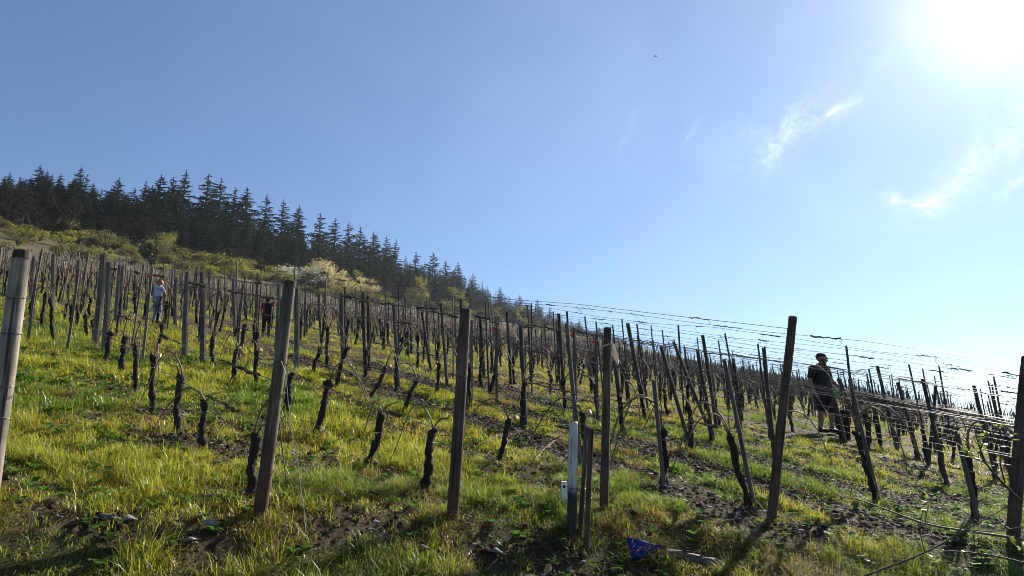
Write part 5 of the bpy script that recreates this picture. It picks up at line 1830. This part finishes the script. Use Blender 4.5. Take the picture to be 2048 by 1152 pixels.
def person(label, loc, rz, J, look, shirt, trousers, sleeves, shorts, shoe, hair, scale=1.0, extras=None, group=None, wide=1.0):
    t = thing('person', label, 'person', loc, (0, 0, rz), (scale * wide, scale * wide, scale), group)
    V_ = Vector
    h = V_(J['head']); nk = V_(J['neck']); ch = V_(J['chest']); pv = V_(J['pelvis'])
    segs = head_segs(h, look) + [(nk - V_((0, 0, .02)), .058, h - V_((0, 0, .06)), .052)]
    torso = [(pv + V_((.06, 0, .02)), .105, pv + V_((-.06, 0, .02)), .105), (pv, .115, pv.lerp(ch, .5), .112), (pv.lerp(ch, .45) + V_((.05, 0, 0)), .10, ch + V_((.065, 0, 0)), .118),
             (pv.lerp(ch, .45) - V_((.05, 0, 0)), .10, ch - V_((.065, 0, 0)), .118), (ch + V_((.0, 0, .06)), .105, nk, .062)]
    sh = []
    for sd in ('l', 'r'):
        s, e, w = V_(J['sh_' + sd]), V_(J['el_' + sd]), V_(J['wr_' + sd])
        torso.append((ch + V_((0, 0, .10)), .085, s, .064))
        segs += [(s, .056, e, .043), (e, .043, w, .029)]
        segs += hand(w, (w - e), 1 if sd == 'l' else -1, J.get('pn_' + sd, (0, -1, 0)))
        sh.append((s, .078, s.lerp(e, sleeves), .066))
        hp, kn, an = V_(J['hip_' + sd]), V_(J['kn_' + sd]), V_(J['an_' + sd])
        segs += [(hp, .088, kn, .060), (kn, .058, kn.lerp(an, .35) + V_((0, .012, 0)), .057), (kn.lerp(an, .35), .055, an, .038), (an, .04, an + V_((0, -.13, -.05)), .032)]
    body = fused('body', segs + torso, 'skin', .0085, 3)
    ob('body', body, t)
    ob('shirt', fused('shirt', [(a, r0 + .016, b, r1 + .016) for a, r0, b, r1 in torso] + sh, shirt, .014, 5), t)
    tr = [(pv + V_((.06, 0, .03)), .128, pv + V_((-.06, 0, .03)), .128)]
    for sd in ('l', 'r'):
        hp, kn, an = V_(J['hip_' + sd]), V_(J['kn_' + sd]), V_(J['an_' + sd])
        if shorts:
            tr += [(hp, .108, hp.lerp(kn, .95), .092)]
        else:
            tr += [(hp, .104, kn, .076), (kn, .074, an - (an - kn).normalized() * .02, .058)]
        s_ = fused('shoe', [(an + V_((0, .02, -.035)), .050, an + V_((0, -.15, -.055)), .040), (an, .05, an + V_((0, 0, .03)), .048)], shoe, .012, 3)
        ob('shoe', s_, t)
    ob('shorts' if shorts else 'trousers', fused('trousers', tr, trousers, .014, 5), t)
    f = V_(look).normalized(); sdv = f.cross(V_((0, 0, 1))).normalized()
    if hair == 'cap':
        ob('cap', fused('cap', [(h + V_((0, 0, .055)) - f * .02, .093, h + V_((0, 0, .06)) + f * .012, .088), (h + f * .09 + V_((0, 0, .062)) + sdv * .03, .016, h + f * .15 + V_((0, 0, .05)) + sdv * .02, .012),
                                (h + f * .09 + V_((0, 0, .062)) - sdv * .03, .016, h + f * .15 + V_((0, 0, .05)) - sdv * .02, .012)], 'black_cloth', .011, 2), t)
        gl = MB()
        for g in (1, -1):
            gl.tube([h + f * .096 + sdv * g * .033 + V_((0, 0, .008)), h + f * .106 + sdv * g * .033 + V_((0, 0, .006))], [.026, .024], 10)
            gl.tube([h + f * .096 + sdv * g * .055 + V_((0, 0, .012)), h + sdv * g * .098 + V_((0, 0, .014))], .004, 4)
        gl.tube([h + f * .104 + sdv * .02 + V_((0, 0, .012)), h + f * .104 - sdv * .02 + V_((0, 0, .012))], .004, 4)
        ob('sunglasses', gl.mesh('sunglasses', M['glass_dark'], True), t)
    else:
        sg = [(h + V_((0, 0, .05)) - f * .035, .100, h + V_((0, 0, .055)) + f * .0, .093), (h - f * .05, .088, h - f * .06 - V_((0, 0, .05)), .066)]
        if hair[1]:
            sg += [(h - f * .12 + V_((0, 0, .01)), .034, h - f * .17 - V_((0, 0, .10)), .03), (h - f * .17 - V_((0, 0, .10)), .03, h - f * .16 - V_((0, 0, .24)), .014)]
        ob('hair', fused('hair', sg, hair[0], .011, 2), t)
        ey = MB()
        for g in (1, -1):
            c = h + f * .089 + sdv * g * .033 + V_((0, 0, .003))
            ey.tube([c - sdv * .012, c, c + sdv * .012], [.003, .007, .003], 6)
        ob('eyes', ey.mesh('eyes', M['glass_dark']), t)
    if extras:
        extras(t, J)
    return t


def build_people():
    # the man in black at the right
    b = hit(1652, 866)
    d = project(*b)[2]
    sc = (158 / F * d) / 1.76
    J = dict(head=(.01, -.05, 1.64), neck=(0, .0, 1.49), chest=(0, .02, 1.27), pelvis=(0, 0, .94), sh_l=(-.20, .02, 1.42), el_l=(-.285, .05, 1.14), wr_l=(-.27, -.03, .89), sh_r=(.20, .0, 1.41), el_r=(.29, -.02, 1.15), wr_r=(.40, -.20, .99),
             hip_l=(-.10, 0, .90), kn_l=(-.12, -.03, .50), an_l=(-.13, .02, .09), hip_r=(.10, 0, .90), kn_r=(.14, -.07, .50), an_r=(.17, -.02, .09), pn_l=(.9, -.2, 0), pn_r=(-.2, 0, -1))

    def ex(t, J):
        w = Vector(J['wr_r'])
        pass
    person('man in black tee, shorts, cap and sunglasses standing among the wires', b, .55, J, (.25, -1, -.42), 'black_cloth', 'black_cloth', .62, True, 'black_cloth', 'cap', sc, ex, wide=1.15)
    # green work gloves hanging at his side, and the black tub
    g = b + Vector((.20 * sc, -.26, .93 * sc))
    t = thing('work_gloves', 'pair of green work gloves hanging at the man\'s hip', 'gloves', g, (0, .15, 0), sc * .8)
    for k in (0, 1):
        sg = [((.03 * k, .02 * k, 0), .04, (.05 + .04 * k, .02 * k, -.12), .045)] + [((.05 + .04 * k, .02 * k, -.12), .03, (.03 + .026 * q + .04 * k, .02 * k, -.22 - .02 * (q % 2)), .012) for q in range(4)] + [((.03 + .04 * k, 0, -.07), .018, (.0 + .04 * k, -.03, -.14), .013)]
        ob('glove', fused('glove', sg, 'green_cloth', .009, 2), t)
    tb = hit(1690, 878)
    tsc = project(*tb)[2] / F
    w, h = 13 * tsc, 58 * tsc
    t = thing('harvest_tub', 'tall black tub standing right of the man in black', 'tub', tb, None, None)
    mb = MB(); n = 20
    prof = [(0, .02), (.80, .02), (.82, 0), (1.0, .97), (1.06, .97), (1.06, 1.0), (.95, 1.0), (.78, .06), (0, .06)]
    vs = [(w * r * math.cos(2 * PI * j / n), w * r * math.sin(2 * PI * j / n), h * z - .02) for (r, z) in prof for j in range(n)]
    mb.add(vs, [(i * n + j, i * n + (j + 1) % n, (i + 1) * n + (j + 1) % n, (i + 1) * n + j) for i in range(len(prof) - 1) for j in range(n)])
    ob('shell', mb.mesh('shell', M['tub'], True), t)
    for sgn in (1, -1):
        mb = MB(); mb.tube([(sgn * w * 1.0, -.05, h * .9), (sgn * w * 1.22, -.05, h * .92), (sgn * w * 1.22, .05, h * .92), (sgn * w * 1.0, .05, h * .9)], .012, 6)
        ob('handle', mb.mesh('handle', M['tub']), t)
    # woman in pale blue, left
    b = hit(311, 646); d = project(*b)[2]; sc = (88 / F * d) / 1.68
    J = dict(head=(.06, -.10, 1.56), neck=(.04, -.04, 1.42), chest=(.03, .0, 1.21), pelvis=(0, .04, .92), sh_l=(-.14, -.02, 1.35), el_l=(-.24, -.10, 1.12), wr_l=(-.06, -.26, 1.10), sh_r=(.20, .0, 1.36), el_r=(.27, -.08, 1.52), wr_r=(.16, -.10, 1.72),
             hip_l=(-.09, .03, .88), kn_l=(-.10, -.05, .49), an_l=(-.13, .02, .09), hip_r=(.09, .03, .88), kn_r=(.10, -.04, .49), an_r=(.09, .03, .09), pn_l=(0, 1, 0), pn_r=(-1, 0, 0))
    person('woman in pale blue tee and jeans raising one arm among left vines', b, PI * .86, J, (.2, -1, -.25), 'pale_blue_cloth', 'denim', .5, False, 'black_cloth', ('hair_red', True), sc)
    # person in dark red, behind the leaning post's row
    b = hit(531, 676); d = project(*b)[2]; sc = (82 / F * d) / 1.62

    def strap(t, J):
        mb = MB(); ch = Vector(J['chest'])
        mb.tube([ch + Vector((-.09, .128, .10)), ch + Vector((.0, .140, .105)), ch + Vector((.09, .128, .10))], .012, 6)
        ob('reflective_stripe', mb.mesh('reflective_stripe', M['tie_white'], True), t)
        mb = MB()
        mb.box(ch + Vector((-.08, .13, -.17)), (.07, .02, .05))
        ob('back_patch', mb.mesh('back_patch', M['tie_white']), t)
        ob('vest', fused('vest', [(ch + Vector((-.06, .03, .08)), .135, ch + Vector((-.07, .03, -.2)), .128), (ch + Vector((.02, .03, .08)), .130, ch + Vector((.0, .03, -.2)), .125)], 'black_cloth', .014, 4), t)
    J = dict(head=(-.02, -.12, 1.50), neck=(-.01, -.05, 1.40), chest=(0, .0, 1.20), pelvis=(0, .03, .92), sh_l=(-.18, -.01, 1.34), el_l=(-.27, -.12, 1.15), wr_l=(-.14, -.30, 1.18), sh_r=(.19, -.01, 1.35), el_r=(.26, -.10, 1.50), wr_r=(.17, -.14, 1.70),
             hip_l=(-.09, .02, .88), kn_l=(-.10, -.04, .49), an_l=(-.11, .03, .09), hip_r=(.09, .02, .88), kn_r=(.10, -.05, .49), an_r=(.11, .02, .09), pn_l=(0, 1, 0), pn_r=(-1, 0, 0))
    # the pose faces -Y; turned round so that the back is towards the camera (mirrored raise ends on the right)
    Jm = {}
    for k, v in J.items():
        kk = k[:-1] + ('r' if k.endswith('_l') else 'l') if k.endswith(('_l', '_r')) else k
        Jm[kk] = (-v[0], v[1], v[2])
    person('person in dark red tee and black vest reaching up to the wire, seen from behind', b, PI + .15, Jm, (0, -1, -.3), 'red_cloth', 'black_cloth', .55, False, 'black_cloth', ('hair_dark', False), sc, strap)


build_people()

# ------------------------------------------------------------------ haze: thin even air over the whole slope
def haze():
    m, nt, N, L = newmat('haze')
    out = N('ShaderNodeOutputMaterial'); v = N('ShaderNodeVolumePrincipled')
    v.inputs['Color'].default_value = (.78, .87, 1.0, 1)
    v.inputs['Density'].default_value = HAZE
    v.inputs['Anisotropy'].default_value = .35
    L(v.outputs[0], out.inputs['Volume'])
    mb = MB(); mb.box((0, 0, (HTOP + HBOT) / 2), (2140, 2140, HTOP - HBOT))
    ob('haze', mb.mesh('haze', m), kind='stuff')


_me = bpy.data.objects['ground'].data
_co = np.empty(len(_me.vertices) * 3, np.float32)
_me.vertices.foreach_get('co', _co)
HAZE, HTOP, HBOT = 0.00010, max(float(_co[2::3].max()), TALLEST) + 2.0, float(_co[2::3].min()) - 1.0
haze()

# ------------------------------------------------------------------ insect in the air
def insect(px, py, dist, size, label):
    p = at_depth(px, py, dist)
    t = thing('flying_insect', label, 'insect', p, (0, 0, .4), size)
    mb = MB(); mb.tube([(-.5, 0, 0), (-.2, 0, .06), (.1, 0, .05), (.35, 0, .02), (.5, 0, 0)], [.05, .14, .10, .13, .04], 8)
    ob('insect_body', mb.mesh('insect_body', M['insect'], True), t)
    for sg in (1, -1):
        mb = MB(); mb.add([(.1, 0, .12), (-.1, sg * .35, .3), (-.4, sg * .6, .36), (-.5, sg * .35, .25)], [(0, 1, 2, 3)])
        o = ob('wing', mb.mesh('wing', M['tie_white']), t)
        so = o.modifiers.new('thick', 'SOLIDIFY'); so.thickness = .01


insect(1311, 113, 5.0, .022, 'small dark insect flying high in the pale blue sky')
insect(312, 79, 6.0, .010, 'tiny dark speck of an insect in the upper left sky')
